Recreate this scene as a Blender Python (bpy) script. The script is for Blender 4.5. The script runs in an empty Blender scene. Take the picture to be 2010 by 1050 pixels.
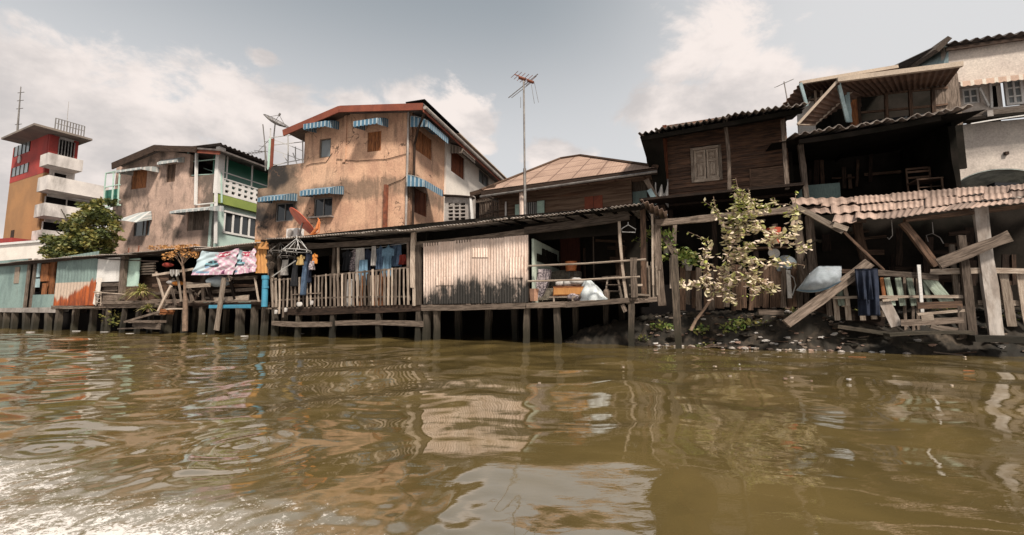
import bpy, math, random
import numpy as np
from mathutils import Vector, noise as mn
random.seed(7)
PI=math.pi
sc=bpy.context.scene
# ---------------- camera, sky, sun, exposure ----------------
F=860.; CX=1005.; CY=525.; PITCH=math.atan(87/860); H=.85
cam=bpy.data.cameras.new('camera'); cam.sensor_width=36; cam.lens=F/2010*36; cam.clip_start=.05; cam.clip_end=3000
co=bpy.data.objects.new('camera',cam); sc.collection.objects.link(co); co.location=(0,0,H); co.rotation_euler=(PI/2+PITCH,0,0); sc.camera=co
sc.view_settings.view_transform='Standard'; sc.view_settings.look='None'; sc.view_settings.gamma=1; sc.view_settings.exposure=0.38
SX,SY=.42,-.9; EL=math.radians(47)
sun=bpy.data.lights.new('sun','SUN'); sun.energy=4.6; sun.angle=math.radians(8); sun.color=(1,.93,.83)
so=bpy.data.objects.new('sun',sun); sc.collection.objects.link(so)
_l=math.hypot(SX,SY); SD=Vector((SX/_l*math.cos(EL),SY/_l*math.cos(EL),math.sin(EL)))
so.rotation_euler=SD.to_track_quat('Z','Y').to_euler(); so.location=SD*30
def ray(px,py):
    dx=(px-CX)/F; dz=-(py-CY)/F; c,s=math.cos(PITCH),math.sin(PITCH)
    return Vector((dx,c-dz*s,s+dz*c))
w=bpy.data.worlds.new('World'); sc.world=w; w.use_nodes=True; nt=w.node_tree; nt.nodes.clear()
class G:
    def __init__(s,nt): s.nt=nt
    def n(s,t,**k):
        x=s.nt.nodes.new(t)
        for a,b in k.items(): setattr(x,a,b)
        return x
    def put(s,sock,v):
        if isinstance(v,bpy.types.NodeSocket): s.nt.links.new(v,sock)
        else: sock.default_value=v
    def m(s,op,a,b=0.,c=None,clamp=False):
        x=s.n('ShaderNodeMath',operation=op,use_clamp=clamp); s.put(x.inputs[0],a); s.put(x.inputs[1],b)
        if c is not None: s.put(x.inputs[2],c)
        return x.outputs[0]
    def mix(s,f,a,b,bt='MIX'):
        x=s.n('ShaderNodeMix',data_type='RGBA',blend_type=bt); s.put(x.inputs[0],f)
        s.put(x.inputs[6],a if isinstance(a,bpy.types.NodeSocket) else (*a,1)); s.put(x.inputs[7],b if isinstance(b,bpy.types.NodeSocket) else (*b,1))
        return x.outputs[2]
    def noise(s,vec,scale,detail=4,rough=.55,dist=0.,st=None):
        if st:
            mp=s.n('ShaderNodeMapping'); s.nt.links.new(vec,mp.inputs[0]); mp.inputs[3].default_value=st; vec=mp.outputs[0]
        x=s.n('ShaderNodeTexNoise'); s.nt.links.new(vec,x.inputs['Vector'])
        x.inputs['Scale'].default_value=scale; x.inputs['Detail'].default_value=detail; x.inputs['Roughness'].default_value=rough; x.inputs['Distortion'].default_value=dist
        return x.outputs['Fac']
    def ramp(s,v,a,b,lo=0.,hi=1.):
        x=s.n('ShaderNodeMapRange',interpolation_type='SMOOTHSTEP'); s.put(x.inputs[0],v); s.put(x.inputs[1],a); s.put(x.inputs[2],b); s.put(x.inputs[3],lo); s.put(x.inputs[4],hi)
        return x.outputs[0]
g=G(nt)
tc=g.n('ShaderNodeTexCoord'); sep=g.n('ShaderNodeSeparateXYZ'); nt.links.new(tc.outputs['Generated'],sep.inputs[0])
az=g.m('ARCTAN2',sep.outputs[0],sep.outputs[1]); el=g.m('ARCSINE',sep.outputs[2])
nz=g.noise(tc.outputs['Generated'],5.0,10,.62,.3,(1,1,1.5)); nz2=g.noise(tc.outputs['Generated'],1.7,4,.5)
def azel(px,py):
    d=ray(px,py).normalized(); return math.atan2(d.x,d.y),math.asin(d.z)
def blob(px,py,rx,ry):
    a,e=azel(px,py); a2,_=azel(px+rx,py); _,e2=azel(px,py-ry); ra=abs(a2-a); re=abs(e2-e)
    x=g.m('DIVIDE',g.m('SUBTRACT',az,a),ra); y=g.m('DIVIDE',g.m('SUBTRACT',el,e),re)
    return g.m('SUBTRACT',1.,g.m('SQRT',g.m('ADD',g.m('MULTIPLY',x,x),g.m('MULTIPLY',y,y))))
acc=None
for bl in [(-40,230,300,210),(140,360,380,230),(350,330,200,140),(560,300,260,150),(590,215,130,60),(690,200,120,50),(790,190,80,45),(900,230,60,60),(520,112,50,22),(1090,310,70,35),(940,290,40,20),(1400,100,125,95),(1330,130,60,50),(1350,210,130,70),(1480,170,130,100),(1600,190,150,80),(-400,200,300,200),(2400,300,400,300)]:
    v=blob(*bl); acc=v if acc is None else g.m('MAXIMUM',acc,v)
cm=g.m('ADD',g.m('MULTIPLY',acc,.85),g.m('MULTIPLY',g.m('SUBTRACT',nz,.5),3.0))
cm=g.ramp(cm,-.08,.34)
# a far veil that whitens the sky towards the right
veil=g.ramp(g.m('ADD',az,g.m('MULTIPLY',nz2,.4)),.2,1.0)
sky=g.n('ShaderNodeTexSky',sky_type='NISHITA'); sky.sun_disc=False; sky.sun_elevation=EL; sky.sun_rotation=math.atan2(SX,SY); sky.air_density=1.2; sky.dust_density=4; sky.ozone_density=1
low=g.ramp(el,.70,.32)
base=g.mix(.85,g.mix(1.,sky.outputs[0],(.1,.1,.1),'MULTIPLY'),g.mix(veil,g.mix(low,(.27,.295,.31),(.58,.575,.57)),(.62,.61,.60)))
shade=g.ramp(g.noise(tc.outputs['Generated'],3.4,7,.6,.2,(1,1,1.8)),.38,.62)
ccol=g.mix(shade,(.47,.44,.43),(.74,.665,.625))
full=g.mix(g.m('MULTIPLY',cm,.93),base,ccol)
full=g.mix(g.ramp(el,.0,.22,.45,0.),full,(.62,.58,.55))
bg=g.n('ShaderNodeBackground'); nt.links.new(full,bg.inputs[0]); bg.inputs[1].default_value=1.
out=g.n('ShaderNodeOutputWorld'); nt.links.new(bg.outputs[0],out.inputs[0])

# ---------------- helpers ----------------
C=sc.collection
class Fr:
    """vertical plane: u runs to the right, o towards the water, z up"""
    def __init__(s,x,y,deg):
        a=math.radians(deg); s.p=Vector((x,y,0)); s.t=Vector((math.cos(a),math.sin(a),0)); s.nn=Vector((math.sin(a),-math.cos(a),0))
    def W(s,u,o,z): return s.p+s.t*u+s.nn*o+Vector((0,0,z))
    def hit(s,px,py,o=0):
        r=ray(px,py); c=Vector((0,0,H)); k=(s.p+s.nn*o-c).dot(s.nn)/r.dot(s.nn); q=c+r*k
        return (q-s.p).dot(s.t),q.z
    def at(s,px,py,o=0): u,z=s.hit(px,py,o); return s.W(u,o,z)
    def side(s,u,o=0):
        """plane at right angles, seen from the right: its u runs away from the water"""
        f=Fr(0,0,0); f.p=s.W(u,o,0); f.t=-s.nn; f.nn=s.t; return f
def at_y(px,py,Y):
    r=ray(px,py); return Vector((0,0,H))+r*(Y/r.y)
def at_z(px,py,z):
    r=ray(px,py); return Vector((0,0,H))+r*((z-H)/r.z)
class B:
    def __init__(s): s.v=[]; s.f=[]; s.uv=[]; s.r=[]; s.mi=[]; s.col=None
    def quad(s,pts,uv=None,r=None,mi=0):
        i=len(s.v); s.v+=[Vector(p) for p in pts]; n=len(pts); s.f.append(tuple(range(i,i+n)))
        if uv is None:
            a=(Vector(pts[1])-Vector(pts[0])); b=(Vector(pts[-1])-Vector(pts[0])); uv=[(0,0),(a.length,0),(a.length,b.length),(0,b.length)][:n]
            if n>4: uv=[(p[0],p[2]) for p in pts]
        s.uv.append(uv); s.r.append(random.random() if r is None else r); s.mi.append(mi)
    def cub(s,o,a,b,c,r=None,mi=0,jit=0):
        """box: corner o, edge vectors a b c"""
        L=[a.length,b.length,c.length]; ax=[a,b,c]; k=random.random()*9; r=random.random() if r is None else r
        i=len(s.v); P=[o+a*x+b*y+c*z for z in (0,1) for y in (0,1) for x in (0,1)]
        if jit: P=[p+Vector((random.uniform(-jit,jit),random.uniform(-jit,jit),random.uniform(-jit,jit))) for p in P]
        s.v+=P; lg=L.index(max(L))
        for q in ((0,1,3,2),(4,6,7,5),(0,4,5,1),(2,3,7,6),(0,2,6,4),(1,5,7,3)):
            s.f.append(tuple(i+j for j in q)); uv=[]
            for j in q:
                e=[(j&1)*L[0],((j>>1)&1)*L[1],((j>>2)&1)*L[2]]; m=[x for n,x in enumerate(e) if n!=lg]
                uv.append((e[lg]+k,m[0]+m[1]+k))
            s.uv.append(uv); s.r.append(r); s.mi.append(mi)
    def box(s,fr,u0,u1,o0,o1,z0,z1,**k):
        s.cub(fr.W(u0,o0,z0),fr.t*(u1-u0),fr.nn*(o1-o0),Vector((0,0,z1-z0)),**k)
    def bpx(s,fr,x0,y0,x1,y1,o0,o1,**k):
        """box whose front face at offset o1 covers that patch of the plane"""
        u0=fr.hit(x0,(y0+y1)/2,o1)[0]; u1=fr.hit(x1,(y0+y1)/2,o1)[0]; z0=fr.hit((x0+x1)/2,y1,o1)[1]; z1=fr.hit((x0+x1)/2,y0,o1)[1]
        s.box(fr,u0,u1,o0,o1,z0,z1,**k); return u0,u1,z0,z1
    def beam(s,p,q,w,d=None,n=Vector((0,-1,0)),**k):
        d=d or w; ax=q-p; sd=ax.cross(n)
        if sd.length<1e-4: sd=ax.cross(Vector((1,0,0)))
        sd.normalize(); nn=sd.cross(ax).normalized()
        if ax.length>.9 and k.get('jit',1) and not k.get('plain'):
            r=k.get('r',random.random()); K=random.random()*9; n_=5; i=len(s.v); L=ax.length; bow=random.gauss(0,.006)*L; bow2=random.gauss(0,.003)*L
            for j in range(n_+1):
                t=j/n_; c=p+ax*t+(sd*bow+nn*bow2)*math.sin(t*PI); ww=w*random.uniform(.9,1.06)/2; dd=d*random.uniform(.9,1.05)/2; e=w*.05
                for a_,b_ in ((-1,-1),(1,-1),(1,1),(-1,1)): s.v.append(c+sd*(ww*a_+random.uniform(-e,e))+nn*(dd*b_)+(ax.normalized()*random.uniform(-.3,.3)*w*.3 if j in (0,n_) else Vector((0,0,0))))
            for j in range(n_):
                for q in range(4):
                    q2=(q+1)%4; A,B_=i+j*4+q,i+j*4+q2; s.f.append((A,B_,B_+4,A+4)); h=w if q%2==0 else d
                    s.uv.append([(K+L*j/n_,q*.3+K),(K+L*j/n_,q*.3+h+K),(K+L*(j+1)/n_,q*.3+h+K),(K+L*(j+1)/n_,q*.3+K)]); s.r.append(r); s.mi.append(0)
            for e_ in (i,i+n_*4): s.f.append((e_,e_+1,e_+2,e_+3)); s.uv.append([(0,0),(w,0),(w,d),(0,d)]); s.r.append(r); s.mi.append(0)
            return
        k.setdefault('jit',min(w,d)*.06)
        s.cub(p-sd*w/2-nn*d/2,ax,sd*w,nn*d,**k)
    def bm(s,fr,a,b,w,d,o=0,o2=None,**k):
        s.beam(fr.at(a[0],a[1],o),fr.at(b[0],b[1],o if o2 is None else o2),w,d,fr.nn,**k)
    def tube(s,pts,rad,n=7,cap=True,mi=0,r=None):
        pts=[Vector(p) for p in pts]; R=rad if isinstance(rad,(list,tuple)) else [rad]*len(pts); i0=len(s.v); r=random.random() if r is None else r; L=0
        up=Vector((0,0,1)); ls=[0]
        for j,p in enumerate(pts):
            d=(pts[min(j+1,len(pts)-1)]-pts[max(j-1,0)]).normalized(); a=d.cross(up)
            if a.length<.2: a=d.cross(Vector((0,1,0)))
            a.normalize(); b=d.cross(a)
            for q in range(n): s.v.append(p+a*math.cos(q*2*PI/n)*R[j]+b*math.sin(q*2*PI/n)*R[j])
            if j: L+=(p-pts[j-1]).length
            ls.append(L)
        for j in range(len(pts)-1):
            for q in range(n):
                q2=(q+1)%n; s.f.append((i0+j*n+q,i0+j*n+q2,i0+j*n+n+q2,i0+j*n+n+q)); c=R[j]*6.28/n
                s.uv.append([(ls[j+1],q*c),(ls[j+1],q*c+c),(ls[j+2] if j+2<len(ls) else L,q*c+c),(ls[j+2] if j+2<len(ls) else L,q*c)]); s.r.append(r); s.mi.append(mi)
        if cap:
            for e in (0,len(pts)-1): s.f.append(tuple(i0+e*n+q for q in range(n))); s.uv.append([(0,0)]*n); s.r.append(r); s.mi.append(mi)
    def surf(s,fn,ns,nt_,th=None,r=None,uvs=(1,1),mi=0):
        """sheet fn(s,t) with thickness vector th"""
        i=len(s.v); r=random.random() if r is None else r; N=(ns+1)*(nt_+1); P=[Vector(fn(a/ns,b/nt_)) for b in range(nt_+1) for a in range(ns+1)]
        s.v+=P
        if th is not None: s.v+=[p+th for p in P]
        def add(f,uv): s.f.append(f); s.uv.append(uv); s.r.append(r); s.mi.append(mi)
        for b in range(nt_):
            for a in range(ns):
                q=(b*(ns+1)+a,b*(ns+1)+a+1,(b+1)*(ns+1)+a+1,(b+1)*(ns+1)+a); uv=[((a+x)/ns*uvs[0],(b+y)/nt_*uvs[1]) for x,y in ((0,0),(1,0),(1,1),(0,1))]
                add(tuple(i+j for j in q),uv)
                if th is not None: add(tuple(i+N+j for j in reversed(q)),uv[::-1])
        if th is not None:
            for a in range(ns):
                for b in (0,nt_): j=b*(ns+1)+a; add((i+j,i+j+1,i+N+j+1,i+N+j),[(a/ns*uvs[0],b/nt_*uvs[1])]*4)
            for b in range(nt_):
                for a in (0,ns): j=b*(ns+1)+a; add((i+j,i+j+ns+1,i+N+j+ns+1,i+N+j),[(a/ns*uvs[0],b/nt_*uvs[1])]*4)
    def corr(s,A,Bp,Cp,D,pitch,amp,th=.012,warp=.0,r=None,nt_=3,edge=0.):
        L=(Bp-A).length; W=(D-A).length; n=max(2,int(L/pitch)*6); nrm=(Bp-A).cross(D-A).normalized(); k=random.random()*50; sd=(D-A).normalized()
        def fn(a,b):
            p=A.lerp(Bp,a).lerp(D.lerp(Cp,a),b); o=amp*math.sin(a*L/pitch*2*PI)
            if warp: o+=warp*mn.noise(Vector((a*L*.8+k,b*W*.7,k)))
            return p+nrm*o+sd*(edge*mn.noise(Vector((a*L*3+k,b*2,1.3))))
        s.surf(fn,n,nt_,nrm*th,r,(L,W))
    def disc(s,c,a,b,n=20,th=None,mi=0):
        P=[c+a*math.cos(q*2*PI/n)+b*math.sin(q*2*PI/n) for q in range(n)]; s.quad(P,mi=mi)
        if th is not None:
            s.quad([p+th for p in reversed(P)],mi=mi)
            for q in range(n): s.quad([P[q],P[(q+1)%n],P[(q+1)%n]+th,P[q]+th],mi=mi)
    def build(s,name,mat,parent=None,smooth=False,label=None):
        me=bpy.data.meshes.new(name); o=bpy.data.objects.new(name,me); C.objects.link(o)
        base=Vector((0,0,0)); q=parent
        while q is not None: base+=q.location; q=q.parent
        if parent is None:
            xs=[v.x for v in s.v]; ys=[v.y for v in s.v]; zs=[v.z for v in s.v]; base=Vector(((min(xs)+max(xs))/2,(min(ys)+max(ys))/2,min(zs))); o.location=base
        me.from_pydata([v-base for v in s.v],[],s.f)
        uvl=me.uv_layers.new(name='UVMap'); flat=[c for f in s.uv for p in f for c in p]; uvl.data.foreach_set('uv',flat)
        at=me.attributes.new('rnd','FLOAT','FACE'); at.data.foreach_set('value',s.r)
        for m in (mat if isinstance(mat,(list,tuple)) else [mat]): me.materials.append(m)
        me.polygons.foreach_set('material_index',s.mi)
        if smooth: me.polygons.foreach_set('use_smooth',[True]*len(me.polygons))
        if s.col is not None:
            ca=me.attributes.new('Col','FLOAT_COLOR','FACE'); ca.data.foreach_set('color',[c for x in s.col for c in (*x,1)])
        me.update(); o.parent=parent
        if label: o['label']=label
        return o
def tag(o,label=None,cat=None,group=None,kind=None):
    if label: o['label']=label
    if cat: o['category']=cat
    if group: o['group']=group
    if kind: o['kind']=kind
    return o
def thing(name,loc,label,cat,group=None):
    o=bpy.data.objects.new(name,None); C.objects.link(o); o.location=loc; o.empty_display_size=.2; return tag(o,label,cat,group)
def dup(o,parent=None):
    c=o.copy(); C.objects.link(c); c.parent=parent
    for ch in list(o.children): dup(ch,c)
    return c
def wall(b,fr,segs,z0,ops=(),o=0,th=.2,r=.5):
    """segs [(u0,u1,top0,top1)], ops [(u0,u1,za,zb)] are real openings with reveals"""
    us=sorted(set([round(x,4) for s_ in segs for x in s_[:2]]+[round(x,4) for p in ops for x in p[:2]]))
    for a,c in zip(us,us[1:]):
        if c-a<1e-3: continue
        m=(a+c)/2; sg=[s_ for s_ in segs if s_[0]-1e-4<=m<=s_[1]+1e-4]
        if not sg: continue
        s_=sg[0]; T=lambda u:s_[2]+(s_[3]-s_[2])*(u-s_[0])/(s_[1]-s_[0])
        op=sorted([p for p in ops if p[0]-1e-3<=m<=p[1]+1e-3],key=lambda p:p[2]); zs=z0
        for p in op+[None]:
            if p is None: za0,za1=T(a),T(c)
            else: za0=za1=p[2]
            for oo,fl in ((o,0),(o-th,1)):
                P=[fr.W(a,oo,zs),fr.W(c,oo,zs),fr.W(c,oo,za1),fr.W(a,oo,za0)]; uv=[(a,zs),(c,zs),(c,za1),(a,za0)]
                if fl: P.reverse(); uv.reverse()
                b.quad(P,uv,r)
            if p: zs=p[3]
        b.quad([fr.W(a,o,T(a)),fr.W(c,o,T(c)),fr.W(c,o-th,T(c)),fr.W(a,o-th,T(a))],[(a,0),(c,0),(c,th),(a,th)],r)
    for s_ in segs:
        for u,t in ((s_[0],s_[2]),(s_[1],s_[3])): b.quad([fr.W(u,o,z0),fr.W(u,o-th,z0),fr.W(u,o-th,t),fr.W(u,o,t)],[(0,z0),(th,z0),(th,t),(0,t)],r)
    for p in ops:
        for u in p[:2]: b.quad([fr.W(u,o,p[2]),fr.W(u,o-th,p[2]),fr.W(u,o-th,p[3]),fr.W(u,o,p[3])],[(0,p[2]),(th,p[2]),(th,p[3]),(0,p[3])],r)
        for z in p[2:4]: b.quad([fr.W(p[0],o,z),fr.W(p[1],o,z),fr.W(p[1],o-th,z),fr.W(p[0],o-th,z)],[(p[0],0),(p[1],0),(p[1],th),(p[0],th)],r)
def rc(fr,x0,y0,x1,y1,o=0):
    """patch of the plane -> (u0,u1,z0,z1)"""
    return fr.hit(x0,(y0+y1)/2,o)[0],fr.hit(x1,(y0+y1)/2,o)[0],fr.hit((x0+x1)/2,y1,o)[1],fr.hit((x0+x1)/2,y0,o)[1]

# ---------------- materials ----------------
def S(r,gg,b,k=.8):
    f=lambda c:((c/255+.055)/1.055)**2.4 if c>10 else c/3294
    return (f(r)*k,f(gg)*k,f(b)*k)
def mat(name,c1,c2=None,s=1.,st=(1,1,1),uv=False,grime=None,ga=.45,gs=1.5,gst=(1,1,.35),rough=.85,metal=0.,bump=.25,bs=30,rnd=.35,spec=.3,extra=None,bst=None,soft=.12):
    m=bpy.data.materials.new(name); m.use_nodes=True; t=m.node_tree; g=G(t); bs_=t.nodes['Principled BSDF']
    if uv: vec=g.n('ShaderNodeTexCoord').outputs['UV']
    else: vec=g.n('ShaderNodeNewGeometry').outputs['Position']
    col=g.mix(0.,c1,c1)
    if c2: col=g.mix(g.ramp(g.noise(vec,s,6,.6,.2,st),.36,.64),c1,c2)
    if grime: col=g.mix(g.ramp(g.noise(vec,gs,8,.65,.3,gst),1-ga-soft,1-ga+soft),col,grime)
    if extra: col=extra(g,vec,col)
    fine=g.noise(vec,bs,5,.7,0,bst or st)
    at=g.n('ShaderNodeAttribute',attribute_name='rnd'); k=g.m('ADD',g.m('MULTIPLY',at.outputs['Fac'],2*rnd),1-rnd)
    k=g.m('MULTIPLY',k,g.ramp(fine,.25,.75,.8,1.2))
    vm=g.n('ShaderNodeVectorMath',operation='SCALE'); t.links.new(col,vm.inputs[0]); t.links.new(k,vm.inputs['Scale'])
    t.links.new(vm.outputs[0],bs_.inputs['Base Color'])
    bs_.inputs['Roughness'].default_value=rough; bs_.inputs['Metallic'].default_value=metal; bs_.inputs['Specular IOR Level'].default_value=spec
    if bump:
        bp=g.n('ShaderNodeBump'); bp.inputs['Strength'].default_value=bump; bp.inputs['Distance'].default_value=.02; t.links.new(fine,bp.inputs['Height']); t.links.new(bp.outputs[0],bs_.inputs['Normal'])
    return m
def wood(name,c1,c2,dark=(.012,.009,.007),ga=.33,rnd=.5): return mat(name,c1,c2,s=3,st=(1,9,9),uv=True,grime=dark,ga=ga,gs=2.5,gst=(1,14,14),bump=.6,bs=9,bst=(2,30,30),rnd=rnd,rough=.9,spec=.15)
M={}
M['wood_grey']=wood('weathered_wood',(.165,.125,.098),(.07,.052,.04))
M['wood_pale']=wood('pale_wood',(.36,.29,.23),(.20,.15,.115),ga=.27)
M['wood_dark']=wood('dark_wood',(.045,.028,.020),(.018,.012,.009))
M['wood_brown']=wood('brown_wood',(.12,.072,.048),(.05,.032,.023),ga=.36)
M['wood_red']=wood('red_wood',(.20,.065,.030),(.09,.03,.017),rnd=.3)
M['wood_red_dark']=wood('dark_red_wood',(.05,.016,.010),(.03,.01,.007))
M['wood_orange']=wood('orange_wood',(.33,.13,.05),(.14,.055,.028),rnd=.3)
M['wood_black']=mat('shade_black_boards',(.020,.016,.013),(.009,.008,.006),rnd=.3,rough=.95,spec=.05,bump=0)  # near-black colour stands in for deep shade on inner boards and rafters
def pile_wet(g,vec,col):
    z=g.n('ShaderNodeSeparateXYZ'); p=g.n('ShaderNodeNewGeometry'); g.nt.links.new(p.outputs['Position'],z.inputs[0])
    return g.mix(g.ramp(g.m('ADD',z.outputs[2],g.m('MULTIPLY',g.noise(p.outputs['Position'],6,3),.25)),.3,1.0,.95,0.),col,(.02,.017,.01))
M['pile']=mat('wet_pile_wood',(.10,.075,.055),(.035,.027,.02),s=3,st=(1,9,9),uv=True,grime=(.01,.009,.006),ga=.35,gs=2.5,gst=(1,14,14),bump=.6,bs=9,bst=(2,30,30),rnd=.5,extra=pile_wet)
M['siding']=mat('lap_siding_wood',(.115,.060,.036),(.045,.026,.018),s=2.2,st=(1,1,7),grime=(.015,.01,.007),ga=.36,gs=1.6,gst=(.5,.5,5),bump=.4,rnd=.3)
M['siding_far']=mat('weathered_board_wall',(.16,.105,.07),(.07,.038,.024),s=1.5,st=(.5,.5,8),grime=(.20,.075,.035),ga=.33,gs=.9,gst=(.6,.6,5),bump=.4,rnd=.3)
def om_extra(g,vec,col):
    # mould blotches high up where rain runs off the terrace, and vertical drip streaks
    sp=g.n('ShaderNodeSeparateXYZ'); g.nt.links.new(vec,sp.inputs[0]); x,z=sp.outputs[0],sp.outputs[2]
    n=g.noise(vec,1.1,8,.7,.4); st=g.noise(vec,3.2,5,.7,0,(1,1,.12))
    L=g.m('MULTIPLY',g.ramp(x,-9.2,-11.4),g.ramp(z,4.8,6.6,.45,1.)); f1=g.ramp(g.m('ADD',g.m('MULTIPLY',L,.75),n),.66,.95)
    band=g.m('MULTIPLY',g.ramp(z,5.6,6.2),g.ramp(z,7.4,6.6)); f2=g.m('MULTIPLY',g.ramp(g.m('ADD',g.m('MULTIPLY',band,.28),g.m('MULTIPLY',g.m('ADD',n,st),.5)),.60,.82),.75)
    col=g.mix(f1,col,(.028,.023,.02)); col=g.mix(f2,col,(.12,.085,.06))
    vo=g.n('ShaderNodeTexVoronoi',feature='DISTANCE_TO_EDGE'); vo.inputs['Scale'].default_value=.55; dn=g.n('ShaderNodeVectorMath',operation='ADD'); g.nt.links.new(vec,dn.inputs[0]); nn_=g.n('ShaderNodeTexNoise'); nn_.inputs['Scale'].default_value=2.; g.nt.links.new(vec,nn_.inputs['Vector']); g.nt.links.new(nn_.outputs['Color'],dn.inputs[1]); g.nt.links.new(dn.outputs[0],vo.inputs['Vector'])
    col=g.mix(g.m('MULTIPLY',g.ramp(vo.outputs['Distance'],.014,.004),g.ramp(n,.45,.55)),col,(.10,.06,.04))
    col=g.mix(g.m('MULTIPLY',g.ramp(st,.53,.70),.65),col,(.15,.095,.065))
    return g.mix(g.m('MULTIPLY',g.ramp(g.noise(vec,.5,4,.5),.52,.66),.35),col,(.50,.33,.22))
M['plaster_orange']=mat('ochre_render',(.52,.315,.205),(.41,.235,.155),s=1.3,grime=(.17,.09,.055),ga=.30,gs=2.2,gst=(1,1,.6),extra=om_extra,bump=.35,bs=14,rnd=.0)
def pk_extra(g,vec,col):
    n=g.noise(vec,.8,8,.7,.3,(1,1,.6)); st=g.noise(vec,2.2,5,.7,0,(1,1,.1)); sp=g.n('ShaderNodeSeparateXYZ'); g.nt.links.new(vec,sp.inputs[0])
    col=g.mix(g.m('MULTIPLY',g.ramp(g.m('ADD',n,g.m('MULTIPLY',g.ramp(sp.outputs[0],-19.5,-16.5),.25)),.46,.66),.9),col,(.085,.065,.052))
    return g.mix(g.m('MULTIPLY',g.ramp(st,.54,.7),.5),col,(.13,.10,.08))
M['plaster_pink']=mat('pink_grey_render',(.46,.315,.245),(.34,.235,.185),s=.9,grime=(.22,.16,.125),ga=.35,gs=1.5,gst=(1,1,.5),extra=pk_extra,bump=.3,bs=12,rnd=0)
M['white']=mat('white_paint',(.62,.585,.55),(.53,.50,.47),s=1,grime=(.33,.30,.27),ga=.3,gs=1.4,gst=(1,1,.3),bump=.1,rnd=.05)
M['white_cream']=mat('cream_paint',(.66,.59,.52),(.58,.52,.46),s=1,grime=(.40,.35,.31),ga=.2,gs=1.,bump=.1,rnd=.05)
M['conc']=mat('grey_concrete',(.33,.29,.26),(.22,.19,.17),s=1.5,grime=(.09,.075,.065),ga=.36,gs=1.6,gst=(1,1,.4),bump=.3,bs=18,rnd=.1)
M['tower_orange']=mat('tower_ochre',(.36,.18,.075),(.28,.145,.065),s=.3,grime=(.27,.11,.045),ga=.3,gs=.4,bump=0,rnd=.0)
M['tower_red']=mat('tower_red',(.34,.045,.035),(.22,.035,.03),s=.4,bump=0,rnd=0)
M['tower_white']=mat('tower_white',(.60,.54,.49),(.48,.43,.40),s=.4,grime=(.24,.21,.19),ga=.42,gs=.35,gst=(1,1,.4),bump=0,rnd=0)
M['slab']=mat('roof_slab',(.20,.16,.13),(.14,.115,.10),s=.4,bump=0,rnd=0)
M['mint']=mat('mint_paint',(.44,.54,.47),(.38,.48,.43),s=.7,bump=0,rnd=.05)
M['green']=mat('green_paint',(.055,.20,.14),(.03,.13,.09),s=1,bump=0,rnd=.3)
M['olive']=mat('olive_paint',(.20,.24,.06),(.16,.20,.05),s=1,bump=0,rnd=.1)
M['teal']=mat('teal_tin',(.18,.24,.22),(.115,.16,.15),s=1.2,st=(1,1,.3),grime=(.09,.055,.035),ga=.30,gs=2,gst=(1,1,.2),bump=.15,rnd=.15)
def rust_extra(g,vec,col):
    sp=g.n('ShaderNodeSeparateXYZ'); g.nt.links.new(vec,sp.inputs[0]); x,z=sp.outputs[0],sp.outputs[2]
    n=g.noise(vec,2.4,7,.65,0,(1,1,.25))
    col=g.mix(g.ramp(z,2.22,2.16),col,(.42,.32,.25))
    top=g.m('ADD',1.5,g.m('MULTIPLY',g.ramp(x,-20.6,-18.4),.8))
    return g.mix(g.ramp(g.m('SUBTRACT',g.m('ADD',top,g.m('MULTIPLY',g.m('SUBTRACT',n,.5),1.3)),z),-.1,.12),col,g.mix(g.ramp(n,.4,.6),(.36,.085,.022),(.17,.04,.015)))
M['teal_rust']=mat('rust_streaked_tin',(.17,.225,.205),(.125,.165,.155),s=1.3,st=(1,1,.3),extra=rust_extra,bump=.15,rnd=.0)
def mould_extra(g,vec,col):
    sp=g.n('ShaderNodeSeparateXYZ'); g.nt.links.new(vec,sp.inputs[0]); x,z=sp.outputs[0],sp.outputs[2]
    n=g.noise(vec,5,8,.75,.3,(1,1,.5)); n2=g.noise(vec,1.3,3,.5); s2=g.noise(vec,12,4,.6,0,(1,1,.12))
    top=g.m('ADD',g.m('ADD',1.55,g.m('MULTIPLY',g.ramp(x,-3.0,-1.4),.45)),g.m('MULTIPLY',g.m('SUBTRACT',s2,.5),.8))
    lv=g.m('ADD',g.m('SUBTRACT',top,z),g.m('MULTIPLY',g.m('SUBTRACT',n2,.5),.2))
    f=g.m('MULTIPLY',g.ramp(lv,-.10,.38),g.ramp(g.m('ADD',n,g.m('MULTIPLY',lv,.30)),.44,.66,.45,1.))
    col=g.mix(g.m('MULTIPLY',g.ramp(s2,.50,.7),.35),col,(.26,.17,.12))
    return g.mix(f,col,(.022,.019,.016))
M['tin_pale']=mat('pale_corrugated_tin',(.60,.47,.395),(.52,.385,.31),s=1.2,st=(1,1,.4),grime=(.36,.22,.15),ga=.26,gs=2.3,gst=(1,1,.15),extra=mould_extra,bump=.1,rnd=.14,rough=.7)
M['tin_rust']=mat('rusty_corrugated_roof',(.30,.21,.165),(.13,.088,.068),s=1.4,uv=True,st=(1,.5,1),grime=(.10,.045,.03),ga=.36,gs=3,gst=(1,.3,1),bump=.2,rnd=.35,rough=.75)
M['tin_dark']=mat('dark_corrugated_roof',(.13,.11,.10),(.07,.055,.05),s=2,grime=(.30,.22,.17),ga=.25,gs=2.5,bump=.2,rnd=.3,rough=.7)
M['tin_grey']=mat('grey_fibre_cement_roof',(.36,.31,.27),(.22,.18,.155),s=2,grime=(.12,.09,.07),ga=.35,gs=3,gst=(1,1,1),bump=.2,rnd=.3)
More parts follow.
